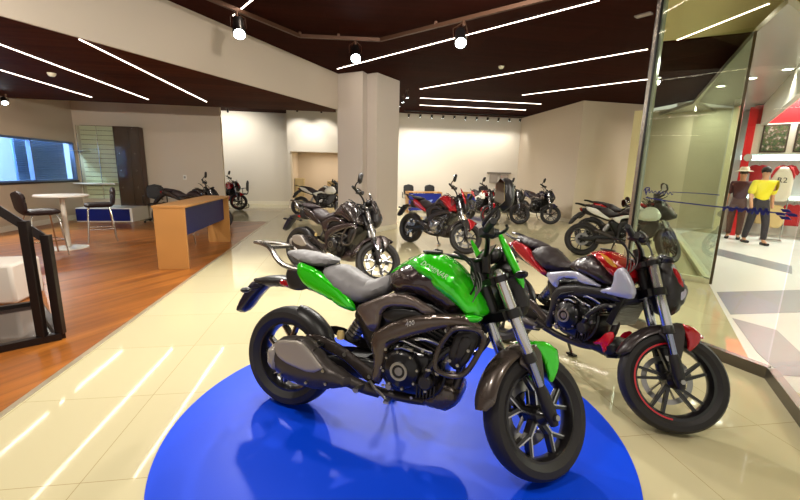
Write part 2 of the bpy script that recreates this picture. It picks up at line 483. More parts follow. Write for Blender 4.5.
    for k, (y0, dy) in enumerate(((-.2, .1), (.18, -.1), (-.15, .17), (.22, -.16))):
        cb.tube([(hx - .06, y0, 1.06), (hx + .02, y0 * .8, 1.03 - .02 * k), (hx + .05, y0 + dy * .6, .93), (hx + .02, y0 + dy, .85), (hx - .06, y0 + dy, .78)], .0055, 6, smooth=2)
    B(cb, 'control_cable', p['hose'], hb, s=False)
    for s in mirrors:
        st_ = MB().tube([(hx - .12, s * .25, 1.09 + bz), (hx - .15, s * .27, 1.11 + bz), (hx - .15, s * .34, 1.14 + bz), (hx - .12, s * .36, 1.18 + bz)], [.012, .012, .008, .008], 8, smooth=1)
        mo = B(st_, 'mirror', p['frame'], s=True)
        hd = MB().inflate([(-.05, -.062), (.035, -.072), (.05, -.02), (.035, .066), (-.01, .08), (-.048, .045)], .028, .03, 0, 0, res=.016)
        M = Matrix.Translation((hx - .11, s * .37, 1.215 + bz)) @ Matrix.Rotation(R(s * 8), 4, 'Z') @ Matrix.Rotation(R(90), 4, 'Z') @ Matrix.Rotation(R(s * 0), 4, 'Y')
        hd.xf(lambda q: M @ q); hd.xf(st)
        B(hd, 'mirror_head', p['dark'], mo)
        gl = MB().prism([(-.042, -.052), (.028, -.06), (.041, -.018), (.028, .056), (-.009, .068), (-.04, .038)], .0275, .0295)
        gl.xf(lambda q: M @ q); gl.xf(st)
        B(gl, 'mirror_glass', p['mirror'], mo)
    gz = 0 if big else -.12
    gm = MB().inflate([(hx + .03, 1.03 + gz), (hx + .06, 1.09 + gz), (hx + .12, 1.11 + gz), (hx + .15, 1.06 + gz), (hx + .10, 1.01 + gz)], .085, .035)
    go = B(gm, 'instrument_cluster', p['dark'], s=True)
    B(MB().quadbar((hx + .042, 0, 1.045 + gz), (hx + .085, 0, 1.108 + gz), .12, .006, (-.8, 0, .6)), 'gauge_face', p['screen'], go, s=True)
    # ---- headlight
    if model == 'naked':
        hp = [(W - .27, .87), (W - .235, .985), (W - .19, .995), (W - .11, .92), (W - .05, .85), (W - .045, .79), (W - .08, .655), (W - .17, .64), (W - .23, .75)]
        ho = B(MB().inflate(hp, .115, .08), 'headlight', p['dark'], s=True)
        ln = MB().inflate([(W - .15, .90), (W - .085, .83), (W - .07, .79), (W - .10, .70), (W - .14, .72)], .09, .04); ln.xf(lambda q: (q.x + .012, q.y, q.z)); B(ln, 'headlight_lens', p['lens'], ho, s=True)
        B(MB().inflate([(W - .26, .95), (W - .235, 1.03), (W - .215, 1.03), (W - .06, .84), (W - .09, .84), (W - .18, .95)], .075, .03), 'fly_screen', p['screen'], ho, s=True)
        for s in (-1, 1):
            B(MB().inflate([(W - .19, .93), (W - .155, .92), (W - .10, .84), (W - .115, .80), (W - .15, .86)], .01, .012, .103, s), 'cowl_accent', C['main'], ho, s=True)
            B(MB().inflate([(W - .115, .80), (W - .085, .83), (W - .075, .79), (W - .095, .74)], .01, .01, .098, s), 'cowl_edge', C['wedge'], ho, s=True)
    elif model != 'sport':
        hp = [(W - .25, 1.02), (W - .18, 1.07), (W - .115, .99), (W - .066, .87), (W - .069, .786), (W - .12, .74), (W - .175, .745), (W - .22, .85), (W - .25, .95)]
        ho = B(MB().inflate(hp, .12, .09), 'headlight', p['dark'], s=True)
        ln = MB().inflate([(W - .15, 1.0), (W - .085, .93), (W - .066, .87), (W - .08, .80), (W - .13, .80), (W - .12, .92)], .095, .05)
        ln.xf(lambda q: (q.x + .012, q.y, q.z)); B(ln, 'headlight_lens', p['lens'], ho, s=True)
        vs = MB().inflate([(W - .25, 1.02), (W - .235, 1.12), (W - .215, 1.125), (W - .12, 1.0), (W - .16, 1.0)], .09, .04); B(vs, 'fly_screen', C.get('screen', p['dark']), ho, s=True)
        for s in (-1, 1):
            B(MB().inflate([(W - .328, 1.169), (W - .312, 1.17), (W - .225, 1.06), (W - .155, .93), (W - .157, .885), (W - .19, .915), (W - .26, 1.03)], .012, .012, .112, s), 'headlight_blade', C['blade'], ho, s=True)
    for s in (-1, 1):
        ts = MB().tube([(W - .26, s * .1, .93), (W - .255, s * .17, .93)], .007, 8); ts.ball((W - .25, s * .2, .93), .024, 10, (1.2, 1.6, .8))
        to = B(ts, 'front_indicator', p['dark'], s=True)
    return root, B, p, W, fr, rr, hx

def common_engine(B, p, C, dx=0., dz=0., big=True):
    """engine block, covers, cylinder, radiator, header pipe shared by the machines"""
    X = lambda l: [(x + dx, z + dz) for x, z in l]
    eg = MB().inflate(X([(.64, .50), (.74, .565), (.96, .57), (1.0, .47), (.99, .36), (.91, .28), (.72, .275), (.63, .36)]), .165, .05)
    for k in range(6): eg.box((.885 + .018 * k + dx, -.158, .335 + dz + .004 * k), (.007, .024, .06))
    for k in range(4): eg.box((.70 + dx, -.158, .40 + .03 * k + dz), (.05, .024, .007))
    eo = B(eg, 'engine', p['engine'])
    cx, cz = .80 + dx, .44 + dz
    cc = MB()
    cc.lathe([(.0001, -.222), (.045, -.222), (.052, -.216), (.078, -.21), (.092, -.2), (.1, -.185), (.1, -.15), (.0001, -.15)], (cx, 0, cz), 'Y', 36, close=False)
    for k in range(8):
        a = 2 * PI * k / 8 + .2; cc.cyl((cx + .092 * math.cos(a), -.16, cz + .092 * math.sin(a)), (cx + .092 * math.cos(a), -.206, cz + .092 * math.sin(a)), .012, 8)
    co = B(cc, 'clutch_cover', p['engine'], eo)
    B(MB().lathe([(.034, -.2215), (.034, -.2265), (.046, -.2265), (.047, -.2215)], (cx, 0, cz), 'Y', 32), 'cover_ring', p['bolt'], co)
    B(MB().lathe([(.0001, -.2215), (.0001, -.2255), (.02, -.2245), (.022, -.2215)], (cx, 0, cz), 'Y', 20, close=False), 'cover_badge', p['steel'], co)
    bolts(B, co, p['bolt'], [(cx + .092 * math.cos(2 * PI * k / 8 + .2), cz + .092 * math.sin(2 * PI * k / 8 + .2)) for k in range(8)], -.206, .0065, .005)
    bolts(B, eo, p['bolt'], X([(.93, .35), (.95, .42), (.965, .5), (.90, .55), (.70, .52), (.68, .42), (.70, .33), (.86, .30)]), -.166, .008, .008)
    # generator side
    ge = MB().lathe([(.0001, .215), (.06, .215), (.085, .2), (.095, .18), (.095, .15), (.0001, .15)], (cx + .02, 0, cz + .01), 'Y', 28, close=False)
    B(ge, 'generator_cover', p['engine'], eo)
    # water pump and hoses, right of the clutch
    wp = MB(); wp.lathe([(.0001, -.2), (.03, -.2), (.042, -.185), (.045, -.15), (.0001, -.15)], (.93 + dx, 0, .40 + dz), 'Y', 20, close=False)
    wp.tube([(.93 + dx, -.185, .43 + dz), (.96 + dx, -.2, .5 + dz), (1.02 + dx, -.17, .58 + dz), (1.09 + dx, -.12, .60 + dz)], .015, 10, smooth=2)
    B(wp, 'water_pump', p['dark'], eo)
    # cylinder leaning forward with fins
    cy = MB(); rot = Matrix.Rotation(R(22), 3, 'Y')
    base = Vector((.90 + dx, 0, .52 + dz)); upv = rot @ Vector((0, 0, 1))
    cy.box(base + upv * .09, (.15, .20, .2), rot=rot)
    for k in range(7): cy.box(base + upv * (.02 + k * .022), (.175, .235, .008), rot=rot)
    B(cy, 'cylinder', p['engine'], eo)
    ch = MB().box(base + upv * .21, (.17, .21, .06), rot=rot); B(ch, 'cylinder_head', p['frame'], eo, bevel=.012)
    bolts(B, eo, p['bolt'], X([(.93, .6), (.985, .58), (1.0, .66), (.95, .68)]), -.12, .009, .012)
    inj = MB()
    inj.tube(X3([(.80, -.13, .57), (.85, -.15, .60), (.93, -.155, .605), (1.0, -.15, .585)], dx, dz), .009, 8, smooth=1)
    inj.tube(X3([(.72, -.14, .55), (.78, -.165, .585), (.87, -.165, .56), (.95, -.17, .55)], dx, dz), .006, 8, smooth=1)
    B(inj, 'fuel_line', p['steel'], eo)
    B(MB().lathe([(.0001, -.185), (.018, -.185), (.021, -.18), (.021, -.15), (.0001, -.15)], (.735 + dx, 0, .335 + dz), 'Y', 8, close=False), 'oil_cap', p['steel'], eo)
    B(MB().lathe([(.0001, -.178), (.012, -.178), (.012, -.15), (.0001, -.15)], (.985 + dx, 0, .455 + dz), 'Y', 8, close=False), 'oil_plug', p['steel'], eo)
    for q in ((.945, -.195, .475), (1.06, -.14, .59)): B(MB().lathe([(.0165, -.006), (.019, -.006), (.019, .006), (.0165, .006)], (q[0] + dx, q[1], q[2] + dz), 'Z', 14), 'hose_clamp', p['bolt'], eo)
    for q in ([(.66, -.13, .50), (.70, -.18, .56), (.78, -.17, .60), (.83, -.14, .63)], [(1.0, -.14, .50), (1.03, -.18, .44), (1.0, -.17, .36), (.94, -.15, .31)]):
        B(MB().tube(X3(q, dx, dz), .0075, 8, smooth=2), 'breather_hose', p['hose'], eo)
    cl_ = MB().tube(X3([(.76, -.19, .54), (.80, -.2, .555), (.84, -.19, .545)], dx, dz), .006, 8); cl_.box((.84 + dx, -.185, .55 + dz), (.03, .02, .014))
    B(cl_, 'clutch_arm', p['bolt'], eo)
    # radiator
    rd = MB().box((1.10 + dx, 0, .60 + dz), (.045, .27, .26), rot=Matrix.Rotation(R(14), 3, 'Y'))
    ro = B(rd, 'radiator', p['frame'], bevel=.006)
    rf = MB()
    for k in range(11):
        z = .50 + k * .02
        rf.box((1.127 + dx - .004 + (z - .60) * .25, 0, z + dz), (.004, .24, .006), rot=Matrix.Rotation(R(14), 3, 'Y'))
    B(rf, 'radiator_fins', p['engine'], ro)
    # header pipe under the engine
    hp = MB().tube(X3([(1.0, -.03, .62), (1.08, -.05, .52), (1.07, -.07, .36), (.98, -.08, .27), (.8, -.08, .245), (.62, -.1, .26), (.54, -.17, .31)], dx, dz), .024, 12, smooth=2)
    B(hp, 'exhaust_header', p['exh'])
    return eo
def X3(l, dx, dz): return [(x + dx, y, z + dz) for x, y, z in l]

def seat_pair(B, m, rider, pillion, w1, w2):
    B(MB().inflate(rider, w1, .05, topD=.085, wf=lambda x, z: 1 - .45 * max(0, min(1, (x - rider[0][0] - .2) / .3))), 'seat', m)
    B(MB().inflate(pillion, w2, .04, topD=.07), 'pillion_seat', m)

def roadster(name, label, loc, head, lean, C, group=None, mirrors=(-1,), steer=50., text=True, scale=None):
    root, B, p, W, fr, rr, hx = build_bike('roadster', name, label, loc, head, lean, C, steer, group, mirrors)
    # tank
    tk = MB().inflate([(.61, .86), (.70, .945), (.80, 1.0), (.90, 1.0), (1.0, .95), (1.08, .86), (1.09, .755), (1.01, .725), (.955, .755), (.807, .815), (.66, .79)], .165, .055, topD=.13, relax=16)
    to = B(tk, 'tank', C['tank_side'])
    cover = [(.612, .884), (.68, .95), (.743, .992), (.81, 1.026), (.873, 1.034), (.935, 1.028), (1.02, .985), (1.065, .94), (1.10, .905), (1.155, .846), (1.196, .767), (1.165, .736), (1.088, .738), (1.072, .757), (.983, .812), (.88, .885), (.80, .935), (.746, .951), (.681, .923)]
    cv = MB().inflate(cover, .18, .028, topD=.13, res=.018, chaikin=2, relax=16); B(cv, 'tank_cover', C['main'], to)
    for s in (-1, 1):
        B(MB().inflate([(1.07, .752), (1.12, .765), (1.18, .762), (1.165, .736), (1.13, .722), (1.085, .73)], .016, .014, .150, s), 'shroud_tip', C['main'], to)
    cap = MB().disc((.86, 0, 1.028), .055, .012, 'Z', 28, .004); B(cap, 'fuel_cap', p['frame'], to)
    dark = mat('decal_charcoal', (52, 60, 48), .35)
    if text:
        M = Matrix.Translation((.815, -.176, .962)) @ Matrix.Rotation(R(-16), 4, 'Y').inverted() @ Matrix.Rotation(R(90), 4, 'X')
        M = Matrix.Translation((.84, -.1795, .985)) @ Matrix.Rotation(R(22), 4, 'Y') @ Matrix.Rotation(R(90), 4, 'X')
        text_mesh('tank_lettering', 'DOMINAR', .034, M, p['deck'], to, .001, .25)
        M = Matrix.Translation((.80, -.1845, .655)) @ Matrix.Rotation(R(-14), 4, 'Y') @ Matrix.Rotation(R(90), 4, 'X')
    # seats
    seat_pair(B, C['seat'], [(.20, .872), (.25, .9), (.30, .912), (.344, .910), (.436, .870), (.513, .842), (.577, .868), (.625, .885), (.665, .80), (.55, .735), (.45, .70), (.303, .764)],
              [(-.08, .95), (-.02, .965), (.05, .972), (.25, .952), (.311, .924), (.2, .88), (.1, .885), (.001, .912)], .135, .115)
    # tail
    tl = MB().inflate([(.05, .86), (.1, .905), (.3, .83), (.45, .73), (.5, .66), (.42, .66), (.3, .7), (.1, .74), (.02, .76)], .1, .04); t0 = B(tl, 'tail_frame', p['dark'])
    for s in (-1, 1):
        B(MB().inflate([(.075, .91), (.20, .88), (.384, .79), (.465, .713), (.478, .668), (.392, .68), (.325, .713), (.147, .768), (.088, .825)], .03, .03, .105, s), 'tail_panel', C['main'])
        B(MB().inflate([(.0, .86), (.075, .895), (.10, .84), (.16, .76), (.10, .735), (.02, .74), (.0, .80)], .02, .02, .1, s), 'tail_side', p['dark'], t0)
        if C.get('tail_stripe'): B(MB().inflate([(.1, .90), (.19, .875), (.27, .81), (.22, .80), (.13, .84)], .004, .01, .133, s), 'tail_stripe', C['tail_stripe'], t0)
    un = MB().inflate([(-.29, .757), (-.2, .785), (-.10, .797), (.05, .785), (.12, .74), (.04, .722), (-.086, .728), (-.18, .715), (-.30, .73), (-.33, .748)], .08, .03); uo = B(un, 'tail_light_housing', p['dark'])
    B(MB().inflate([(-.10, .79), (.04, .77), (.05, .732), (-.09, .738)], .105, .02), 'tail_light', p['red_lens'], uo)
    pl = MB().inflate([(-.335, .72), (-.31, .745), (-.19, .745), (-.215, .71), (-.29, .63), (-.375, .515), (-.45, .51), (-.41, .60)], .06, .02); po = B(pl, 'plate_holder', C.get('plate', p['dark']))
    for s in (-1, 1):
        i = MB().tube([(-.25, s * .05, .70), (-.25, s * .12, .70)], .007, 8); i.ball((-.26, s * .15, .70), .022, 10, (1.2, 1.7, .8)); B(i, 'rear_indicator', p['dark'], po)
    # grab rail
    gr = MB()
    for s in (-1, 1): gr.tube([(.10, s * .1, .855), (.0, s * .115, .87), (-.06, s * .115, .90), (-.13, s * .10, .972), (-.2, s * .08, .985), (-.31, s * .035, .985)], [.014, .016, .017, .017, .015, .011], 10, smooth=1)
    gr.tube([(-.31, -.036, .985), (-.315, 0, .985), (-.31, .036, .985)], .011, 8)
    gr.box((-.13, 0, .972), (.05, .19, .018)); B(gr, 'grab_rail', C.get('rail', p['grey']))
    # frame spars and side covers
    spar = [(.605, .581), (.681, .642), (.82, .711), (.959, .743), (1.12, .762), (1.187, .70), (1.126, .69), (1.009, .68), (.844, .613), (.707, .53), (.70, .438), (.675, .315), (.619, .325), (.634, .436), (.603, .532)]
    for s in (-1, 1):
        so = B(MB().inflate(spar, .035, .03, .145, s), 'frame_spar', C.get('spar', p['grey']))
        B(MB().inflate([(.485, .706), (.60, .765), (.692, .809), (.807, .815), (.952, .75), (.901, .716), (.84, .75), (.72, .745), (.655, .715), (.634, .594), (.588, .586), (.545, .64)], .028, .02, .135, s), 'side_cover', C.get('side', p['grey']))
        B(MB().inflate([(.64, .69), (.72, .735), (.84, .74), (.90, .715), (.80, .70), (.70, .64)], .01, .02, .138, s), 'side_inset', p['frame'])
        if s < 0 and text:
            Mx = Matrix.Translation((.80, -.1815, .667)) @ Matrix.Rotation(R(-22), 4, 'Y') @ Matrix.Rotation(R(90), 4, 'X')
            text_mesh('spar_lettering', '400', .034, Mx, p['deck'], so, .001, .2)
    B(MB().inflate([(.42, .66), (.5, .72), (.7, .80), (1.1, .79), (1.16, .68), (1.0, .57), (.7, .52), (.6, .42), (.55, .46)], .095, .04), 'inner_frame', p['frame'])
    # swingarm, hugger, shock, brackets
    sw = MB()
    for s in (-1, 1): sw.inflate([(-.06, .335), (.1, .35), (.35, .40), (.6, .43), (.66, .40), (.64, .31), (.4, .30), (.1, .275), (-.06, .28)], .022, .03, .098, s)
    sw.box((.46, 0, .36), (.12, .2, .07)); wo = B(sw, 'swingarm', p['frame'])
    B(arc_fender(cR := (0, 0, rr), rr + .02, 28, 82, .085, .05, k0=1, k1=.9), 'tyre_hugger', p['dark'], wo)
    sh = MB().cyl((.40, 0, .48), (.52, 0, .68), .03, 12)
    for k in range(8):
        q = Vector((.40, 0, .48)).lerp(Vector((.52, 0, .68)), .1 + k * .1); d = Vector((.12, 0, .2)).normalized() * .008; sh.cyl(q - d, q + d, .044, 14)
    B(sh, 'rear_shock', C.get('spring', p['steel']))
    for s in (-1, 1):
        bo = B(MB().inflate([(.15, .487), (.255, .508), (.40, .475), (.50, .43), (.641, .37), (.64, .30), (.58, .30), (.44, .39), (.25, .44)], .012, .02, .115, s), 'footpeg_bracket', C.get('bracket', p['grey']))
        fp = MB().tube([(.60, s * .14, .305), (.585, s * .21, .30), (.58, s * .25, .30)], [.011, .013, .012], 8); fp.box((.582, s * .21, .302), (.03, .08, .016)); B(fp, 'footpeg', p['steel'], bo)
        pp = MB().tube([(.30, s * .125, .46), (.27, s * .19, .44), (.26, s * .23, .435)], [.01, .011, .01], 8); B(pp, 'pillion_peg', p['frame'], bo)
    fl = MB().lathe([(.0001, 0), (.02, 0), (.021, .03), (.017, .045), (.0001, .045)], (.405, -.125, .51), 'Z', 14, close=False); B(fl, 'rear_brake_reservoir', p['fluid'])
    bp = MB().tube([(.62, -.16, .33), (.66, -.185, .31), (.72, -.20, .285), (.745, -.22, .28)], .008, 8, smooth=1); bp.box((.755, -.225, .28), (.03, .05, .012)); B(bp, 'brake_pedal', p['bolt'])
    # exhaust
    ex = MB().inflate([(.018, .405), (.06, .46), (.10, .498), (.25, .517), (.32, .47), (.38, .41), (.53, .36), (.545, .31), (.42, .265), (.316, .243), (.11, .262), (.03, .33)], .065, .06, -.215)
    eo = B(ex, 'exhaust', p['exh'])
    B(MB().inflate([(.07, .45), (.11, .49), (.245, .508), (.31, .465), (.375, .405), (.40, .385), (.33, .345), (.2, .36), (.11, .385)], .014, .018, .272, -1), 'heat_shield', p['shield'], eo)
    B(MB().inflate([(.015, .405), (.05, .455), (.10, .45), (.10, .29), (.04, .315)], .082, .035, -.215), 'exhaust_cap', p['shield'], eo)
    B(MB().tube([(.5, -.2, .325), (.58, -.17, .29), (.66, -.12, .26)], [.035, .03, .026], 12, smooth=1), 'link_pipe', p['exh'], eo)
    bolts(B, eo, p['bolt'], [(.13, .30), (.30, .29), (.42, .31), (.40, .375)], -.275, .008, .008)
    bolts(B, eo, p['bolt'], [(.27, .47), (.44, .43), (.60, .34)], -.127, .011, .01)
    common_engine(B, p, C)
    # guards around the radiator, both sides
    loop = [(1.03, .665), (1.06, .70), (1.14, .712), (1.19, .70), (1.205, .665), (1.175, .585), (1.14, .51), (1.11, .475), (1.05, .465), (.99, .475), (.975, .50), (.985, .585)]
    for s in (-1, 1):
        g = MB().tube([(x, s * .20, z) for x, z in loop], .013, 10, closed=True, smooth=2)
        g.cyl((1.03, s * .20, .68), (1.0, s * .12, .70), .012, 8); g.cyl((.985, s * .20, .49), (.95, s * .13, .47), .012, 8)
        go = B(g, 'crash_guard', p['grey'])
        q = MB().inflate([(1.06, .675), (1.14, .69), (1.175, .66), (1.12, .51), (1.04, .49), (1.03, .57)], .014, .015, .165, s)
        q.inflate([(1.085, .655), (1.125, .665), (1.145, .64), (1.095, .53), (1.06, .52)], .012, .012, .178, s); qo = B(q, 'radiator_cover', p['dark'], go)
        bolts(B, qo, p['bolt'], [(1.13, .60), (1.045, .535), (1.085, .52)], s * .188, .008, .006)
    B(MB().inflate([(.70, .29), (.87, .275), (.93, .325), (.955, .40), (1.08, .39), (1.098, .335), (1.075, .265), (1.02, .222), (.885, .235), (.69, .25)], .125, .035), 'belly_pan', C.get('pan', p['grey']))
    ss = MB().tube([(.62, .13, .27), (.60, .20, .16), (.56, .305, .062)], [.013, .012, .011], 8); ss.box((.56, .305, .060), (.07, .05, .012)); B(ss, 'side_stand', p['frame'])
    return root

def naked(name, label, loc, head, lean, C, group=None, mirrors=(-1,), steer=50., sport=False):
    root, B, p, W, fr, rr, hx = build_bike('sport' if sport else 'naked', name, label, loc, head, lean, C, steer, group, mirrors)
    to = B(MB().inflate([(.555, .80), (.60, .85), (.666, .895), (.774, .91), (.90, .88), (.99, .80), (1.022, .745), (.906, .715), (.78, .745), (.645, .765)], .16, .05, topD=.12), 'tank', C['tank_side'])
    B(MB().inflate([(.64, .885), (.70, .925), (.757, .95), (.83, .965), (.91, .948), (1.01, .90), (1.06, .84), (1.02, .755), (.95, .795), (.888, .84), (.767, .907), (.70, .905)], .172, .028, topD=.12), 'tank_cover', C['main'], to)
    for s in (-1, 1):
        B(MB().inflate([(.975, .855), (1.03, .885), (1.09, .82), (1.135, .755), (1.125, .70), (1.02, .69), (.90, .688), (.91, .705), (.985, .745)], .03, .03, .15, s), 'tank_shroud', C['wedge'], to)
        B(MB().inflate([(.85, .945), (.93, .92), (1.0, .87), (.96, .87), (.90, .905)], .006, .012, .168, s), 'tank_stripe', C.get('accent', C['wedge']), to)
    B(MB().disc((.80, 0, .955), .05, .014, 'Z', 24, .004), 'fuel_cap', p['frame'], to)
    seat_pair(B, C['seat'], [(.191, .855), (.25, .89), (.30, .905), (.363, .900), (.44, .855), (.508, .818), (.573, .81), (.61, .82), (.60, .765), (.5, .735), (.411, .712), (.33, .73), (.24, .785)],
              [(-.03, .93), (.02, .948), (.133, .94), (.316, .908), (.325, .885), (.177, .842), (.03, .888)], .13, .105)
    t0 = B(MB().inflate([(-.06, .87), (.05, .885), (.2, .86), (.34, .75), (.43, .69), (.40, .65), (.25, .70), (.05, .75), (-.05, .80)], .085, .035), 'tail_frame', p['dark'])
    for s in (-1, 1):
        B(MB().inflate([(.0, .90), (.072, .893), (.2, .86), (.342, .75), (.418, .703), (.39, .675), (.25, .725), (.12, .775), (.03, .83)], .028, .025, .09, s), 'tail_panel', C['tail'])
    B(MB().inflate([(-.10, .87), (-.05, .885), (-.04, .80), (-.08, .81)], .06, .02), 'tail_light', p['red_lens'], t0)
    gr = MB()
    for s in (-1, 1): gr.tube([(.10, s * .105, .90), (.0, s * .12, .915), (-.10, s * .10, .945), (-.17, s * .06, .95)], .011, 8, smooth=1)
    B(gr, 'grab_rail', p['frame'])
    po = B(MB().inflate([(-.08, .81), (.05, .78), (-.08, .70), (-.20, .56), (-.27, .56), (-.2, .70)], .055, .02), 'plate_holder', p['dark'])
    for s in (-1, 1):
        i = MB().tube([(-.14, s * .04, .69), (-.14, s * .12, .69)], .007, 8); i.ball((-.15, s * .15, .69), .02, 10, (1.2, 1.7, .8)); B(i, 'rear_indicator', p['dark'], po)
    for s in (-1, 1):
        B(MB().inflate([(.44, .708), (.55, .745), (.693, .783), (.80, .755), (.92, .722), (.76, .706), (.722, .728), (.62, .712), (.579, .69), (.568, .62), (.515, .645)], .022, .02, .14, s), 'side_panel', C['side'])
        B(MB().inflate([(.57, .625), (.62, .66), (.75, .70), (.92, .718), (1.01, .70), (1.06, .66), (.93, .65), (.75, .60), (.64, .56), (.60, .45), (.585, .32), (.53, .33), (.55, .47), (.54, .56)], .03, .03, .135, s), 'frame_spar', p['dark'])
    B(MB().inflate([(.38, .66), (.5, .70), (.7, .75), (1.02, .75), (1.07, .65), (.95, .55), (.7, .5), (.55, .42), (.5, .46)], .09, .04), 'inner_frame', p['frame'])
    sw = MB()
    for s in (-1, 1): sw.inflate([(-.06, .33), (.1, .35), (.32, .42), (.52, .43), (.58, .38), (.55, .30), (.36, .32), (.1, .27), (-.06, .275)], .02, .03, .09, s)
    sw.box((.42, 0, .36), (.1, .18, .06)); wo = B(sw, 'swingarm', p['frame'])
    B(arc_fender((0, 0, rr), rr + .02, 30, 95, .075, .045), 'tyre_hugger', p['dark'], wo)
    sh = MB().cyl((.34, 0, .46), (.46, 0, .66), .028, 12)
    for k in range(8):
        q = Vector((.34, 0, .46)).lerp(Vector((.46, 0, .66)), .1 + k * .1); d = Vector((.12, 0, .2)).normalized() * .008; sh.cyl(q - d, q + d, .04, 14)
    B(sh, 'rear_shock', C.get('spring', p['steel']))
    for s in (-1, 1):
        bo = B(MB().inflate([(.16, .47), (.24, .49), (.38, .46), (.46, .42), (.56, .37), (.57, .30), (.50, .31), (.40, .38), (.24, .43)], .012, .02, .105, s), 'footpeg_bracket', p['grey'])
        fp = MB().tube([(.53, s * .12, .31), (.52, s * .19, .305), (.515, s * .23, .305)], [.011, .013, .012], 8); B(fp, 'footpeg', p['steel'], bo)
    common_engine(B, p, C, -.07, .03, False)
    bl = MB().inflate([(.56, .36), (.68, .335), (.86, .335), (.98, .41), (1.05, .41), (1.085, .355), (1.095, .31), (1.05, .28), (.98, .27), (.80, .28), (.64, .31)], .115, .03)
    bo = B(bl, 'belly_pan', p['dark'])
    lv = MB()
    for k in range(4): lv.box((1.06, 0, .30 + .018 * k), (.07, .235 - .01 * k, .008), rot=Matrix.Rotation(R(-20), 3, 'Y'))
    B(lv, 'pan_louvres', p['frame'], bo)
    for s in (-1, 1):
        B(MB().inflate([(.90, .335), (.955, .385), (.975, .43), (1.02, .46), (1.04, .43), (1.02, .35), (1.0, .29), (.985, .325), (.965, .35), (.94, .335)], .02, .014, .105, s), 'belly_fin', C.get('fin', C['main']), bo)
    ex = MB().tube([(.5, -.16, .30), (.36, -.17, .285), (.22, -.17, .285)], [.03, .05, .045], 14); B(ex, 'exhaust', p['exh'])
    ss = MB().tube([(.55, .12, .28), (.53, .19, .17), (.5, .30, .062)], [.013, .012, .011], 8); ss.box((.5, .30, .060), (.07, .05, .012)); B(ss, 'side_stand', p['frame'])
    if sport:
        for s in (-1, 1):
            B(MB().inflate([(.80, .80), (.95, .94), (1.10, .93), (1.19, .80), (1.15, .71), (.86, .69)], .05, .06, .15, s), 'fairing_panel', C['main'])
            B(MB().inflate([(.86, .66), (1.13, .71), (1.2, .62), (1.10, .42), (.95, .34), (.84, .38)], .03, .04, .145, s), 'lower_fairing', C.get('lower', p['dark']))
        nose = B(MB().inflate([(1.08, .85), (1.08, 1.0), (1.17, 1.05), (1.30, .97), (1.42, .85), (1.45, .78), (1.3, .72), (1.15, .72)], .15, .09), 'nose_fairing', C.get('nose', p['dark']))
        B(MB().inflate([(1.08, 1.0), (1.06, 1.14), (1.10, 1.15), (1.26, 1.0), (1.18, 1.0)], .11, .06), 'windscreen', C.get('screen', p['dark']), nose)
        B(MB().inflate([(1.34, .92), (1.45, .83), (1.42, .77), (1.32, .79)], .12, .05), 'headlight_lens', p['lens'], nose)
    return root

def copy_bike(src, name, label, loc, head, lean=None, swap=None, group=None, drop=(), mirrors=True):
    """a machine of the same model: the thing and each of its parts copied, paint changed by swap {material name: material}"""
    def one(o, par):
        c = o.copy(); COL.objects.link(c); c.parent = par
        if swap and o.type == 'MESH':
            for i, sl in enumerate(o.material_slots):
                if sl.material and sl.material.name in swap:
                    c.material_slots[i].link = 'OBJECT'; c.material_slots[i].material = swap[sl.material.name]
        for ch in o.children:
            if ch.name.split('.')[0] in drop + ('bolt',): continue
            one(ch, c)
        return c
    r = one(src, None); r.name = name
    r['label'] = label
    if group: r['group'] = group
    elif 'group' in r: del r['group']
    r.location = (loc[0], loc[1], loc[2] if len(loc) > 2 else 0)
    r.rotation_euler = (R(-lean) if lean is not None else src.rotation_euler.x, 0, R(90 - head))
    return r

def drape(o, target, off=.0012):
    from mathutils.bvhtree import BVHTree
    me = target.data
    bv = BVHTree.FromPolygons([v.co.copy() for v in me.vertices], [tuple(q.vertices) for q in me.polygons])
    for v in o.data.vertices:
        h = bv.ray_cast(Vector((v.co.x, -1, v.co.z)), Vector((0, 1, 0)))
        if h[0] is not None: v.co.y = h[0].y - off

# ------------------------------------------------------------------ camera
CAMZ = 1.45
cd = bpy.data.cameras.new('camera'); cam = bpy.data.objects.new('camera', cd); COL.objects.link(cam)
F_PX, PIT, YAW, ROLL = 396.559, R(11.2109), R(8.7475), R(1.28465)
cd.sensor_width = 36; cd.lens = F_PX / 800 * 36; cd.clip_start = .05; cd.clip_end = 200
fw_ = Vector((math.sin(YAW) * math.cos(PIT), math.cos(YAW) * math.cos(PIT), -math.sin(PIT)))
r0 = Vector((math.cos(YAW), -math.sin(YAW), 0)); u0 = r0.cross(fw_)
rr_ = r0 * math.cos(ROLL) + u0 * math.sin(ROLL); uu_ = u0 * math.cos(ROLL) - r0 * math.sin(ROLL)
Mx = Matrix((rr_, uu_, -fw_)).transposed().to_4x4(); Mx.translation = (0, 0, CAMZ)
cam.matrix_world = Mx
sc.camera = cam

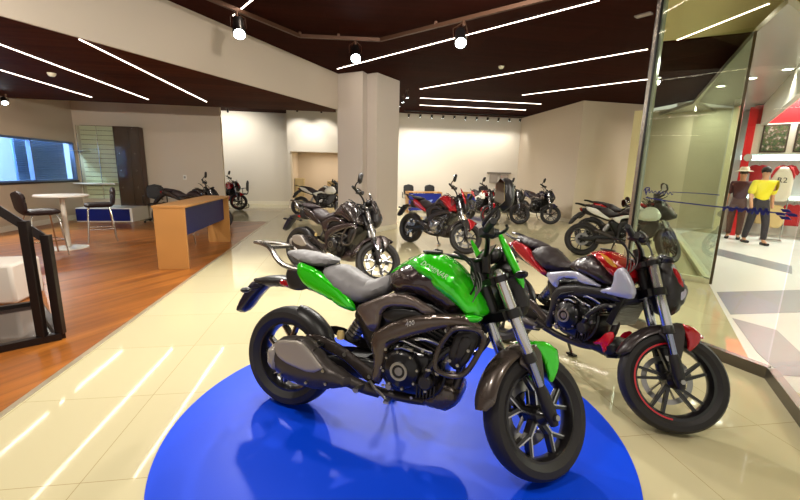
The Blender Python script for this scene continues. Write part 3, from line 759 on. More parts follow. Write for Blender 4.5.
# ------------------------------------------------------------------ the setting
ZC, ZS = 3.60, 2.82                                     # main ceiling, lower ceiling over the wooden floor
M_WALL = mat('warm_wall_paint', (206, 192, 172), .6, bump=(40, .04))
M_WALL2 = mat('pale_wall_paint', (214, 206, 192), .6, bump=(40, .04))
M_CEIL = m_wood('dark_ceiling_boards', (48, 18, 12), (40, 14, 9), 'X', .6, 2.4, .7, .25, mortar=(22, 9, 6))
M_SOFF = m_wood('brown_ceiling_boards', (80, 38, 22), (68, 31, 18), 'X', .5, 2.6, .6, .4, mortar=(36, 16, 10))
for m_ in (M_CEIL, M_SOFF): m_.node_tree.nodes['Principled BSDF'].inputs['Specular IOR Level'].default_value = .03
M_WOOD = m_wood('wood_floor_planks', (172, 104, 40), (146, 84, 32), 'D', .16, 1.5, .30, .42, 0, mortar=(138, 78, 32))
M_OAK = m_wood('oak_laminate', (182, 132, 72), (176, 124, 66), 'X', .6, 3, .4, .25, mortar=(170, 115, 60))
M_WHITE = mat('white_laminate', (226, 222, 212), .35)
M_SKIRT = mat('white_skirting', (232, 226, 208), .4)
TILE = m_tile()
def poly_slab(name, pts, z0, z1, m):
    return struct(MB().prism(pts, z0, z1, 'XY').build(name, m, smooth=False))
def wall_seg(mb, a, b, z0, z1, th=.12, side=1):
    a = Vector((*a, 0)); b = Vector((*b, 0)); d = (b - a).normalized(); n = Vector((-d.y, d.x, 0)) * side * th
    mb.prism([(a.x, a.y), (b.x, b.y), (b.x + n.x, b.y + n.y), (a.x + n.x, a.y + n.y)], z0, z1, 'XY')

WX, WY = -1.97, 11.4                                    # the wood stops here
PP, PC, PE = Vector((2.79, 3.43)), Vector((3.11, 2.27)), Vector((2.10, .93))    # front glass: post, corner, end towards the viewer
FB = (5.10, 4.65)                                       # foot of the shopfront frame
floor = poly_slab('floor', [(WX, -3), (2.6, -3), (3.18, 2.4), (5.1, 4.65), (8.6, 9.0), (9.4, 11.5), (7.4, 19.2), (-7.3, 19.2), (-7.3, WY), (WX, WY)], -.1, 0, TILE)
poly_slab('floor_wood', [(-7.3, -3), (WX, -3), (WX, WY), (-7.3, WY)], -.1, .001, M_WOOD)
poly_slab('trim_1', [(WX - .02, -3), (WX + .02, -3), (WX + .02, WY + .02), (-3.3, WY + .02), (-3.3, WY - .02), (WX - .02, WY - .02)], -.05, .004, mat('metal_floor_strip', (196, 184, 160), .3, .6))
# mall floor: pale stone with grey bands
MS, MG = mat('pale_mall_stone', (212, 210, 204), .3), mat('grey_mall_stone', (122, 124, 130), .3)
mf = MB().prism([(2.6, -3), (20, -3), (20, 19), (9.0, 19), (9.4, 11.5), (8.6, 9.0), (5.1, 4.65), (3.18, 2.4)], -.1, 0, 'XY')
n0 = len(mf.f)
for q in ([(4.84, 4.29), (6.8, 4.28), (5.6, 3.5), (4.2, 3.52)], [(4.11, 3.42), (4.24, 3.08), (3.91, 2.63), (3.6, 2.2), (3.3, 2.3), (3.52, 2.67)], [(7.9, 7.19), (7.69, 5.57), (7.04, 5.07), (7.18, 6.51)]):
    mf.prism(q, -.02, .002, 'XY')
o = mf.build('floor_mall', [MS, MG], smooth=False, weld=False); struct(o)
for i, pl_ in enumerate(o.data.polygons): pl_.material_index = 0 if i < n0 else 1

# walls
wl = MB(); wl.box((-7.11, 4.55, 1.8), (.12, 15.3, 3.6))
# left wall is built round the window opening
wl = MB()
for y0, y1, z0, z1 in ((-3, 9.0, 0, ZC), (9.0, 12.14, 0, 1.04), (9.0, 12.14, 2.0, ZC), (12.14, 12.35, 0, ZC)): wl.box((-7.11, (y0 + y1) / 2, (z0 + z1) / 2), (.12, y1 - y0, z1 - z0))
struct(wl.build('wall_left', M_WALL, smooth=False))
struct(MB().box((-5.175, 12.3, ZC / 2), (3.75, .12, ZC)).build('wall_display', M_WALL, smooth=False))
struct(MB().box((-4.5, 16.96, ZC / 2), (5.4, .12, ZC)).box((-1.84, 16.2, ZC / 2), (.08, 1.5, ZC)).build('wall_alcove', M_WALL2, smooth=False))
YB = 15.4
bw = MB()                                               # back wall, with an opening left of the column
bw.box((-1.84, YB + .06, ZC / 2), (.08, .12, ZC)).box((-.55, YB + .06, (2.08 + ZC) / 2), (2.5, .12, ZC - 2.08)).box((3.95, YB + .06, ZC / 2), (6.5, .12, ZC))
struct(bw.build('wall_back', M_WALL2, smooth=False))
rc = MB(); rc.box((-.5, 17.8, 1.8), (2.6, .1, 3.6)).box((.75, 16.6, 1.8), (.1, 2.4, 3.6)).box((-1.77, 16.66, 1.8), (.06, 2.38, 3.6)).box((-.55, 16.6, 2.2), (2.5, 2.3, .08))
struct(rc.build('wall_niche', M_WALL, smooth=False))
XR = 7.08
rw_ = MB(); wall_seg(rw_, (XR, YB + .1), (XR, 11.3), 0, ZC, .12, 1); wall_seg(rw_, (XR, 11.3), (9.2, 11.45), 0, ZC, .12, 1)
struct(rw_.build('wall_right', M_WALL, smooth=False))
sk = MB(); sk.box((XR - .012, 13.35, .05), (.024, 4.1, .10)); struct(sk.build('baseboard_right', M_SKIRT, smooth=False))
struct(MB().box((3.95, YB - .012, .06), (6.3, .024, .12)).build('baseboard_back', M_SKIRT, smooth=False))
struct(MB().box((-7.04, 4.55, .06), (.024, 15.3, .12)).build('baseboard_left', M_SKIRT, smooth=False))
struct(MB().box((-4.5, 16.88, .07), (5.2, .03, .14)).build('baseboard_alcove', M_SKIRT, smooth=False))
# column, turned 45 degrees, with a step in its face
colp = [(-.04, 9.78), (.52, 9.36), (.64, 9.60), (.85, 9.42), (1.46, 10.13), (.72, 10.85), (.4, 10.7), (.2, 10.6)]
poly_slab('column', colp, 0, ZC, mat('column_paint', (202, 192, 184), .55, bump=(40, .04)))['kind'] = 'structure'
cc_ = [sum(p[0] for p in colp) / 8, sum(p[1] for p in colp) / 8]
poly_slab('baseboard_column', [(cc_[0] + (x - cc_[0]) * 1.02, cc_[1] + (y - cc_[1]) * 1.02) for x, y in colp], 0, .12, M_SKIRT)
# ceilings and the pale downstand beam between them
poly_slab('ceiling', [(-7.3, -3), (2.2, -3), (2.79, 3.43), (5.15, 6.34), (6.18, 5.61), (9.9, 9.6), (9.9, 19.2), (-7.3, 19.2)], ZC, ZC + .12, M_CEIL)
fa, fb = (-.04, 9.78), (-6.63, -.9)
poly_slab('ceiling_lower', [fa, (fa[0] - .1, 9.95), (-.08, 10.2), (-7.05, 10.2), (-7.05, -.9), fb], ZS, ZS + .08, M_SOFF)
fs = MB(); wall_seg(fs, fa, fb, ZS - .002, ZC, .03, 1); struct(fs.build('trim_2', mat('beam_paint', (190, 178, 164), .55, bump=(40, .04)), smooth=False))
# mall ceiling
M_MALLC = mat('mall_ceiling_paint', (196, 182, 130), .6)
poly_slab('ceiling_mall', [(2.2, -3), (20, -3), (20, 14), (9.9, 9.6), (6.18, 5.61), (5.15, 6.34), (2.79, 3.43)], 3.62, 3.74, M_MALLC)

# windows: the blue-lit shutter seen through the left wall
M_GL = m_glass('clear_glass')
wf = MB()
for z in (1.04, 2.0): wf.box((-7.10, 10.57, z), (.10, 3.14, .05))
for y in (9.0, 10.62, 12.14): wf.box((-7.10, y, 1.52), (.10, .04, .96))
win = wf.build('window_1', mat('blue_window_frame', (120, 150, 205), .3, .3), smooth=False); struct(win)
struct(MB().box((-7.12, 10.57, 1.52), (.008, 3.1, .92)).build('window_2', M_GL, smooth=False))
struct(MB().box((-7.1, 10.57, 1.0), (.14, 3.2, .04)).build('trim_3', mat('dark_sill', (60, 52, 50), .4), smooth=False))
bl = MB()
bl.box((-7.42, 11.45, 1.52), (.03, 1.72, 1.1))
for k in range(24): bl.box((-7.395, 11.45, 1.02 + .044 * k), (.02, 1.7, .034), rot=Matrix.Rotation(R(25), 3, 'Y'))
shut = bl.build('roller_shutter', mat('blue_grey_slats', (120, 160, 226), .4, .3), smooth=False)
tag(shut, 'blue-lit slatted roller shutter behind the right half of the left wall window', 'shutter')
rmb = MB().box((-8.6, 9.6, 1.6), (.1, 5.5, 3.2)).box((-7.9, 12.9, 1.6), (1.5, .1, 3.2)).box((-7.9, 7.0, 1.6), (1.5, .1, 3.2))
struct(rmb.build('wall_office', mat('office_paint', (196, 212, 236), .6), smooth=False))
struct(MB().box((-7.9, 9.9, -.05), (1.5, 6, .1)).build('floor_office', MS, smooth=False))
struct(MB().box((-7.9, 9.9, 3.2), (1.5, 6, .1)).build('ceiling_office', M_WHITE, smooth=False))
oi = thing('exit_sign', 'small green exit sign behind the left half of the window', 'sign', (-7.75, 10.15, 1.93))
MB().box((0, 0, 0), (.03, .34, .13)).build('sign_panel', mat('green_sign', (30, 120, 84), .4, emit=(30, 140, 90), estr=.4), oi, smooth=False)
MB().box((0, 0, .12), (.015, .02, .14)).build('sign_bracket', mat('sign_bracket_grey', (70, 72, 76), .4), oi, smooth=False)
ob = MB().box((-7.7, 9.7, 1.27), (.02, 1.6, .06)); tag(ob.build('wall_stripe', mat('navy_stripe', (28, 40, 120), .5), smooth=False), 'navy blue stripe on the pale wall behind the window', 'stripe', kind='structure')

# glass front: post, panes, plinth
M_ST = mat('dark_brushed_metal', (110, 104, 98), .3, .9)
d1 = (PC - PP).normalized(); d2 = (PE - PC).normalized()
def pane(name, a, b, z0, z1, th=.012):
    mb = MB(); wall_seg(mb, (a.x, a.y), (b.x, b.y), z0, z1, th, 1); return struct(mb.build(name, M_GL, smooth=False))
pane('window_3', PP, PC - d1 * .008, .09, 3.5)
pane('window_4', PC + d2 * .008, PE, .09, 3.5)
kb = MB(); wall_seg(kb, PP - d1 * .03, PC, 0, .09, .06, 1); wall_seg(kb, PC, PE, 0, .09, .06, 1); struct(kb.build('trim_4', M_ST, smooth=False))
po_ = MB(); wall_seg(po_, PP - d1 * .045, PP - d1 * .012, 0, ZC, .03, 1); struct(po_.build('trim_5', mat('pale_metal_edge', (176, 172, 166), .2, .9), smooth=False))
po_ = MB(); wall_seg(po_, PP - d1 * .012, PP + d1 * .012, 0, ZC, .03, 1); struct(po_.build('trim_6', mat('black_gasket', (14, 12, 12), .4), smooth=False))
po_ = MB(); wall_seg(po_, PP + d1 * .012, PP + d1 * .034, 0, ZC, .03, 1); struct(po_.build('trim_7', mat('green_glass_edge', (150, 160, 140), .1, .3, coat=.5), smooth=False))
# second glass front further back
fbv = Vector(FB); fl_ = Vector((4.46, 5.57)); fr_ = Vector((8.6, 9.0))
fm = MB(); wall_seg(fm, fbv, fbv + (fbv - fl_).normalized() * .03, 0, 3.25, .03, 1); struct(fm.build('door_1', mat('bronze_frame', (96, 84, 66), .35, .7), smooth=False))
fm = MB(); wall_seg(fm, fl_, fbv, 0, .07, .08, 1); wall_seg(fm, fbv, fr_, 0, .07, .06, 1); struct(fm.build('trim_8', mat('pale_sill_stone', (226, 220, 190), .3), smooth=False))
pane('window_5', fr_, fbv, .07, 3.3)
pane('window_6', fl_, fbv - (fbv - fl_).normalized() * .01, .07, 3.3)

# ------------------------------------------------------------------ lamps
M_LED = mat('led_diffuser', (255, 244, 232), .5, emit=(255, 238, 218), estr=8.)
M_BLK = mat('lamp_black', (22, 20, 20), .35, .3)
M_BULB = mat('lamp_face', (255, 250, 240), .5, emit=(232, 250, 255), estr=30.)
LEDW = .017
def area(name, a, b, z, power, w=.06, col=(1, .86, .70)):
    a = Vector(a); b = Vector(b); L = bpy.data.lights.new(name, 'AREA'); L.shape = 'RECTANGLE'; L.size = (b - a).length; L.size_y = w
    L.energy = power; L.color = col
    o = bpy.data.objects.new(name, L); COL.objects.link(o); m = (a + b) / 2; o.location = (m.x, m.y, z)
    d = (b - a).normalized(); o.rotation_euler = (0, 0, math.atan2(d.y, d.x))
    return o
PW = 1.3
def led(a, b, z, label, group=None, k=1.):
    mb = MB(); va = Vector((*a, z - .003)); vb = Vector((*b, z - .003)); mb.quadbar(va, vb, LEDW, .006)
    o = mb.build('led_downlight_strip', M_LED, smooth=False); tag(o, label, 'ceiling light', group)
    area('led_light', a, b, z - .009, PW * (vb - va).length * k, LEDW)
led((-.03, 9.29), (3.22, 5.04), ZC, 'long slanting LED strip crossing the dark ceiling in front of the column')
led((2.12, 10.93), (5.24, 6.64), ZC, 'slanting LED strip on the dark ceiling ending at the glass post')
led((5.02, 11.0), (7.0, 8.35), ZC, 'slanting LED strip nearest the right wall on the dark ceiling')
led((2.38, 12.2), (6.2, 12.17), ZC, 'front one of two level LED strips before the back wall')
led((2.62, 13.45), (6.3, 13.42), ZC, 'back one of two level LED strips before the back wall')
led((-1.5, 6.55), (-.15, 4.4), ZC, 'LED strip passing behind the left track spotlight above the pale beam')
led((-2.86, 5.28), (-2.80, 9.45), ZS, 'right one of three LED strips on the brown lower ceiling')
led((-3.95, 4.6), (-3.97, 9.5), ZS, 'middle one of three LED strips on the brown lower ceiling')
led((-5.03, 6.0), (-5.08, 9.55), ZS, 'left one of three LED strips on the brown lower ceiling')
led((-3.9, 1.0), (-3.93, 3.6), ZS, 'LED strip of the lower ceiling above the viewer on the left', k=.8)
led((-.2, 1.9), (2.4, -1.2), ZC, 'slanting LED strip of the dark ceiling above the viewer')
led((.6, 4.2), (3.0, 1.0), ZC, 'slanting LED strip of the dark ceiling above the green motorcycle')
led((5.4, 6.9), (5.35, 4.75), 3.62, 'LED strip on the beige ceiling behind the front glass', k=.6)  # strip added in place of a light line reflected in the glass

def unseen_overhead_fill():  # unseen spots without bodies, added out of view for overhead light
    for q in ((-1.4, 1.2, 165), (1.2, .2, 90), (-1.2, 3.6, 150), (1.1, 3.6, 80), (-3.2, 2.6, 150), (-4.2, 4.2, 120)):
        spot('ceiling_spot', (q[0], q[1], 3.5), (q[0] + .2, q[1] + 1.0, 0), q[2], 130, .12, (1, .93, .82), 1.)
def unseen_wall_fill():  # unseen spots without bodies, added to brighten far walls, beam and column
    for a, b, pw in (((-4.6, 3.2, 2.7), (-5.4, 12, 1.9), 310), ((-3.0, 2.2, 2.7), (-4.5, 12, 1.7), 220), ((1.6, 1.6, 3.3), (-1.2, 8.0, 2.9), 280), ((1.2, 4.3, 3.45), (6.5, 12, 1.8), 220), ((.4, 4.5, 3.4), (.8, 9.6, 1.6), 90)):
        spot('lamp_beam', a, b, pw, 105, .06, (1, .92, .80), 1.)
def spot(name, loc, target, power, ang, r=.05, col=(1, .95, .86), blend=.6):
    L = bpy.data.lights.new(name, 'SPOT'); L.energy = power; L.spot_size = R(ang); L.spot_blend = blend; L.shadow_soft_size = r; L.color = col
    o = bpy.data.objects.new(name, L); COL.objects.link(o); o.location = loc
    o.rotation_euler = (Vector(target) - Vector(loc)).to_track_quat('-Z', 'Y').to_euler()
    return o
M_TRK = mat('bronze_track', (86, 60, 46), .4, .5)
tk_ = MB()
tp = [(-2.6, 4.6, 3.54), (-1.48, 6.0, 3.54), (-.61, 7.06, 3.54), (.67, 6.97, 3.54), (2.08, 5.43, 3.54), (3.2, 4.2, 3.54)]
for a, b in zip(tp, tp[1:]): tk_.quadbar(a, b, .045, .05)
tk_.box((-.61, 7.06, 3.58), (.04, .04, .05)).box((1.4, 6.17, 3.58), (.04, .04, .05)).box((.0, 7.02, 3.58), (.04, .04, .05))
tag(tk_.build('light_track', M_TRK, smooth=False), 'bent bronze track under the dark ceiling carrying the three large spotlights', 'light track')
def track_spot(lens, top, aim, label, r=.085, length=.3, group=None, power=240, ang=75):
    lens = Vector(lens); top = Vector(top); aim = Vector(aim); d = (aim - lens).normalized()
    t = thing('track_spotlight', label, 'spotlight', top, group=group)
    L = lambda q: Vector(q) - top
    b = MB(); c1 = lens; c0 = lens - d * length
    b.tube([L(c0), L(c0 + d * .01), L(c1)], [r * .72, r * .8, r], 20)
    bo = b.build('lamp_housing', M_BLK, t)
    e = MB(); e.cyl(L(c1 + d * .001), L(c1 + d * .004), r * .86, 20); e.build('lamp_face', M_BULB, bo)
    s = d.cross(Vector((0, 0, 1))); s = s.normalized() if s.length > .05 else Vector((1, 0, 0))
    y = MB(); mid = (c0 + c1) / 2
    for k in (-1, 1): y.tube([L(mid + s * k * r * 1.15), L(c0 - d * .03 + s * k * r * 1.15 + Vector((0, 0, .02))), L(top - Vector((0, 0, .02)) + s * k * .02)], .006, 6)
    y.cyl(L(top - Vector((0, 0, .06))), L(top), .022, 10)
    y.build('lamp_bracket', M_TRK, t)
    spot('spot_beam', lens + d * .02, aim, power, ang, r * .8)
    return t
track_spot((-1.31, 6.02, 3.2), (-1.36, 6.14, 3.513), (-.6, 3.4, 0), 'left one of three large black track spotlights, above the pale beam', power=260, ang=125)
track_spot((.27, 6.83, 3.2), (.27, 7.0, 3.513), (.3, 3.6, 0), 'middle one of three large black track spotlights, in front of the column', power=260, ang=125)
track_spot((1.66, 5.72, 3.2), (1.72, 5.82, 3.513), (1.0, 2.6, 0), 'right one of three large black track spotlights, glaring brightest', power=260, ang=125)
unseen_overhead_fill(); unseen_wall_fill()
track_spot((-6.62, 9.45, 2.62), (-6.62, 9.5, 2.80), (-5.2, 8.2, 0), 'small black spotlight on the brown ceiling at the far left', r=.06, length=.12, power=260)
# the row along the back wall
bt_ = MB().quadbar((2.3, 14.55, 3.56), (6.9, 14.55, 3.56), .04, .04); tag(bt_.build('wall_light_track', M_BLK, smooth=False), 'black track along the ceiling in front of the back wall', 'light track')
for i in range(11):
    x = 2.45 + i * .42
    track_spot((x, 14.6, 3.37), (x, 14.55, 3.54), (x, YB, 1.9), 'small black wall-washing spotlight in the row before the back wall', r=.035, length=.1, group='spotlights before the back wall', power=24, ang=95)
for i in range(5):
    y = 10.9 + i * .75
    track_spot((1.78, y, 3.36), (1.78, y, 3.59), (2.6, y + .4, 0), 'small black spotlight in the receding row beside the column', r=.035, length=.1, group='spotlights beside the column', power=110, ang=140)
for i, x in enumerate((-4.65, -3.85)):
    track_spot((x, 15.3, 3.36), (x, 15.3, 3.59), (x, 16.9, 2.0), 'small spotlight above the brown ceiling edge washing the alcove wall', r=.035, length=.1, group='alcove spotlights', power=85, ang=125)
for i, x in enumerate((-1.4, -.6)):
    track_spot((x, 14.4, 3.36), (x, 14.4, 3.59), (x, YB, 2.3), 'small spotlight washing the wall above the niche', r=.035, length=.1, group='niche spotlights', power=55, ang=90)
for q in ((3.28, 8.28, ZC, 'small round smoke detector on the dark ceiling right of the glaring spotlight'), (-4.39, 7.27, ZS, 'small round smoke detector between two LED strips of the brown ceiling')):
    t = thing('smoke_detector', q[3], 'smoke detector', (q[0], q[1], q[2]))
    b = MB().lathe([(.0001, -.05), (.03, -.05), (.05, -.03), (.06, 0), (.0001, 0)], (0, 0, 0), 'Z', 20, close=False).build('detector_body', mat('detector_cream', (216, 212, 190), .5), t)
    MB().lathe([(.0001, -.055), (.012, -.055), (.014, -.05), (.0001, -.05)], (0, 0, 0), 'Z', 12, close=False).build('indicator', mat('indicator_green', (70, 150, 90), .4), b)
o = MB().box((4.07, 5.32, ZC - .01), (.10, .2, .02), rz=.5).build('access_plate', mat('plate_grey', (150, 140, 136), .5), smooth=False, bevel=.004); tag(o, 'small grey plate on the dark ceiling left of the glass post', 'ceiling plate')

# ------------------------------------------------------------------ the blue disc
cx_, cy_, cr_ = .322, 2.10, 1.27
o = MB().disc((cx_, cy_, 0), cr_, .006, 'Z', 160, .002).build('blue_disc', mat('blue_vinyl', (0, 66, 224), .45, spec=.3)); tag(o, 'large round blue floor mat under the green motorcycle', 'floor mat')

# ------------------------------------------------------------------ furniture
def counter():
    t = thing('reception_counter', 'oak reception counter with a navy blue front panel at the edge of the wood floor', 'counter', (-2.36, 7.08, 0))
    MB().box((0, 0, .895), (.44, 2.30, .03)).build('counter_top', M_OAK, t, smooth=False, bevel=.003)
    for s in (-1, 1): MB().box((0, s * 1.12, .44), (.41, .035, .88)).build('end_panel', m_wood('oak_laminate_upright', (182, 132, 72), (176, 124, 66), 'X', .6, 3, .4, .25, mortar=(170, 115, 60)), t, smooth=False, bevel=.003)
    MB().box((.10, 0, .66), (.02, 2.2, .42)).build('front_panel', mat('navy_panel', (12, 22, 88), .45, spec=.3), t, smooth=False, bevel=.002)
    MB().box((-.12, 0, .62), (.02, 2.2, .5)).build('inner_shelf_panel', M_OAK, t, smooth=False)
counter()
M_CHR = mat('chair_chrome', (205, 203, 198), .18, 1)
M_LEA = mat('dark_brown_leatherette', (40, 27, 27), .6, bump=(90, .12), spec=.25)
def bar_chair(label, loc, rz, group=None, sh=.70, back=True, name='bar_chair'):
    t = thing(name, label, 'chair', loc, (0, 0, rz), group)
    MB().inflate([(-.2, sh - .05), (.2, sh - .05), (.23, sh), (.2, sh + .05), (-.2, sh + .05), (-.23, sh)], .24, .05).build('seat', M_LEA, t)
    if back:
        b = MB().inflate([(-.25, sh - .02), (-.18, sh + .0), (-.20, sh + .32), (-.25, sh + .34), (-.29, sh + .30)], .24, .025, topD=.03, res=.03); b.build('backrest', M_LEA, t)
    for sx in (-1, 1):
        for sy in (-1, 1):
            MB().tube([(sx * .15, sy * .15, sh - .04), (sx * .17, sy * .17, sh - .1), (sx * .22, sy * .21, 0.0)], .012, 10).build('leg', M_CHR, t)
    MB().tube([(-.2, -.19, .25), (.2, -.19, .25), (.2, .19, .25), (-.2, .19, .25)], .009, 8, closed=True).build('foot_ring', M_CHR, t)
    return t
tt = thing('bistro_table', 'white round high table on a chrome pedestal between the two bar chairs', 'table', (-4.72, 7.64, 0))
MB().disc((0, 0, .90), .38, .03, 'Z', 40, .008).build('table_top', M_WHITE, tt)
MB().tube([(0, 0, .02), (0, 0, .90)], .04, 18).build('pedestal', mat('white_enamel', (222, 218, 206), .25, .2), tt)
MB().lathe([(.0001, 0), (.29, 0), (.29, .012), (.24, .02), (.05, .03), (.0001, .03)], (0, 0, 0), 'Z', 40, close=False).build('base', MATS['white_enamel'], tt)
bar_chair('dark leather bar chair left of the white round table', (-4.66, 7.0, 0), R(50))
bar_chair('dark leather bar chair right of the white round table', (-4.55, 8.35, 0), R(-150))
bar_chair('chrome legged stool half hidden behind the oak counter', (-2.95, 7.75, 0), R(180), back=False, name='counter_stool', sh=.6)

# wall display: slatted panel with glass shelves, brown cabinet, blue plinth
M_SLAT = mat('cream_slatwall', (226, 220, 196), .4)
t = thing('slatwall_display', 'cream slatted wall panel with glass front and white shelf left of the brown cabinet', 'display panel', (-6.4, 12.15, 0))
sl = MB()
for k in range(16): sl.box((0, .04, .58 + k * .122), (.94, .03, .108))
sl.build('slat_panel', M_SLAT, t, smooth=False)
MB().box((0, .062, 1.5), (.94, .02, 1.96)).build('back_board', mat('slat_shadow_brown', (120, 108, 88), .5), t, smooth=False)  # darker brown board showing between the slats
for x in (-.46, .02, .46): MB().box((x, -.14, 1.5), (.014, .014, 1.94)).build('upright', M_CHR, t, smooth=False)
MB().box((.0, -.13, 1.5), (.92, .006, 1.9)).build('glass_front', M_GL, t, smooth=False)
MB().box((-.06, -.16, .95), (1.02, .42, .03)).build('white_shelf', M_WHITE, t, smooth=False)
MB().box((-.42, -.12, 1.80), (.34, .3, .012)).build('glass_shelf', mat('frosted_shelf', (214, 222, 220), .2, alpha=.8), t, smooth=False)
t = thing('brown_cabinet', 'tall brown glazed display cabinet standing on the blue and white plinth', 'cabinet', (-5.62, 12.0, .36))
MB().box((0, .06, 1.05), (.62, .24, 2.1)).build('cabinet_body', mat('dark_brown_panel', (70, 42, 32), .3), t, smooth=False, bevel=.004)
for x in (-.30, .05, .30): MB().box((x, -.09, 1.05), (.012, .012, 2.1)).build('upright', mat('bronze_upright', (80, 70, 60), .3, .8), t, smooth=False)
MB().box((0, -.085, 1.05), (.6, .006, 2.06)).build('glass_door', M_GL, t, smooth=False)
for z in (.5, .95, 1.4):
    for x in (-.2, .18): MB().cyl((x, -.09, z), (x, -.105, z), .014, 10).build('glass_clip', M_CHR, t)
pl_ = thing('display_plinth', 'low plinth with a navy blue front and white side under the brown cabinet', 'plinth', (-6.0, 11.66, 0))
MB().box((0, .0, .18), (1.32, .88, .36)).build('plinth_body', M_WHITE, pl_, smooth=False, bevel=.004)
MB().box((-.03, -.445, .18), (1.26, .012, .31)).build('front_panel', MATS['navy_panel'], pl_, smooth=False)
ws = thing('wall_socket', 'small white socket on the beige wall right of the brown cabinet', 'socket', (-4.35, 12.24, 1.15))
MB().box((0, -.006, 0), (.09, .012, .13)).build('socket_plate', M_WHITE, ws, smooth=False, bevel=.002)
MB().box((0, -.014, 0), (.05, .006, .06)).build('socket_insert', mat('socket_grey', (150, 148, 144), .4), ws, smooth=False)
# dark chair behind the counter
def office_chair(label, loc, rz, group=None, name='office_chair', m=None):
    m = m or mat('black_mesh_fabric', (34, 32, 34), .6)
    t = thing(name, label, 'chair', loc, (0, 0, rz), group)
    MB().inflate([(-.22, .43), (.22, .43), (.24, .47), (.2, .50), (-.2, .50), (-.24, .47)], .22, .05, res=.04).build('seat', m, t)
    MB().inflate([(-.25, .58), (-.21, .58), (-.24, .98), (-.29, .98)], .21, .02, res=.04).build('backrest', m, t)
    MB().tube([(-.1, 0, .44), (-.24, 0, .46), (-.275, 0, .62), (-.28, 0, .8)], .018, 8, smooth=1).build('back_support', M_BLK, t)
    for s in (-1, 1): MB().tube([(.0, s * .22, .46), (.0, s * .27, .5), (.0, s * .27, .67), (-.16, s * .26, .68)], .014, 8).build('armrest', M_BLK, t)
    MB().cyl((0, 0, .08), (0, 0, .44), .028, 12).build('gas_column', M_BLK, t)
    b = MB()
    for k in range(5):
        a = 2 * PI * k / 5; b.tube([(0, 0, .1), (.28 * math.cos(a), .28 * math.sin(a), .07)], [.026, .016], 8); b.ball((.28 * math.cos(a), .28 * math.sin(a), .03), .03, 8)
    b.build('base', M_BLK, t)
    return t
office_chair('dark office chair beside the white end of the display plinth', (-4.75, 11.2, 0), R(-70))
office_chair('office chair beyond the red motorcycle in the alcove, facing right', (-3.75, 16.1, 0), R(180))
office_chair('left dark chair behind the blue desk at the back wall', (2.6, 14.85, 0), R(-90))
office_chair('right dark chair behind the blue desk at the back wall', (3.42, 14.85, 0), R(-90))
office_chair('dark chair behind the second blue desk, nearest the corner', (6.55, 14.8, 0), R(-90))
office_chair('dark chair behind the second blue desk, nearer the red motorcycle', (5.6, 14.9, 0), R(-90))
def desk(label, loc, w):
    t = thing('sales_desk', label, 'desk', loc)
    MB().box((0, 0, .735), (w, .6, .03)).build('desk_top', M_OAK, t, smooth=False)
    MB().box((0, -.27, .40), (w - .06, .02, .6)).build('front_panel', mat('royal_blue_panel', (24, 40, 140), .35), t, smooth=False)
    for s in (-1, 1): MB().box((s * (w / 2 - .02), 0, .36), (.03, .58, .72)).build('end_panel', M_OAK, t, smooth=False)
    m = MB().inflate([(-.32, .40), (-.1, .52), (.05, .44), (.3, .50), (.22, .38), (-.1, .36)], .004, .02, res=.05); m.xf(lambda q: (q.x, -.284 + q.y * .5, q.z)); m.build('panel_graphic', mat('pale_blue_graphic', (150, 170, 226), .4), t)
desk('blue fronted sales desk at the back wall just right of the column', (3.0, 14.2, 0), 1.25)
desk('blue fronted sales desk at the back wall behind the parked row', (5.1, 14.3, 0), 1.1)
pc = thing('wall_notice_board', 'small grey notice panel with two sheets low on the back wall near the corner', 'notice board', (6.3, YB - .03, 1.15))
MB().box((0, 0, .32), (1.0, .05, .06)).build('top_rail', mat('rail_grey', (120, 112, 104), .4), pc, smooth=False)
for x in (-.22, .22): MB().box((x, -.005, .1), (.34, .02, .34)).build('sheet', mat('grey_sheet', (150, 140, 130), .5), pc, smooth=False)

# things in the niche
bx = MB().box((-.05, 16.9, .5), (.9, .5, 1.0)).build('storage_unit', mat('beige_cabinet', (176, 152, 108), .5), smooth=False, bevel=.01); tag(bx, 'beige storage unit standing in the niche left of the column', 'cabinet')
bx = MB().box((-1.55, 16.3, .55), (.34, .5, 1.1)).build('side_cupboard', mat('tan_cupboard', (168, 148, 104), .5), smooth=False, bevel=.01); tag(bx, 'narrow tan cupboard against the left side of the niche', 'cupboard')

# tilted black metal stand at the left edge
t = thing('info_stand', 'black metal frame stand with a tilted printed top at the left edge', 'stand', (-2.65, 3.75, 0))
M_IRON = mat('blackened_steel', (38, 30, 28), .35, .5)
O = Vector((-2.65, 3.75, 0))
def q_(x, y, z): return Vector((x, y, z)) - O
FRc, BRc = (-2.33, 3.52), (-3.10, 4.42)
dl = Vector((-.33, -.24)).normalized()
fl2 = (FRc[0] + dl.x * .95, FRc[1] + dl.y * .95); bl2 = (BRc[0] + dl.x * .95, BRc[1] + dl.y * .95)
f = MB()
for a, b in ((FRc, fl2), (fl2, bl2), (bl2, BRc), (BRc, FRc)): f.quadbar(q_(*a, .03), q_(*b, .03), .06, .06)
f.build('base_frame', M_IRON, t, smooth=False, bevel=.003)
pf = MB().prism([tuple(q_(*p, 0).xy) for p in (FRc, fl2, bl2, BRc)], .012, .02, 'XY'); pf.build('base_plate', mat('smoked_base', (52, 40, 36), .12, coat=.5), t, smooth=False)
ZT = .92
w2 = Vector((-.65, .76)).normalized()
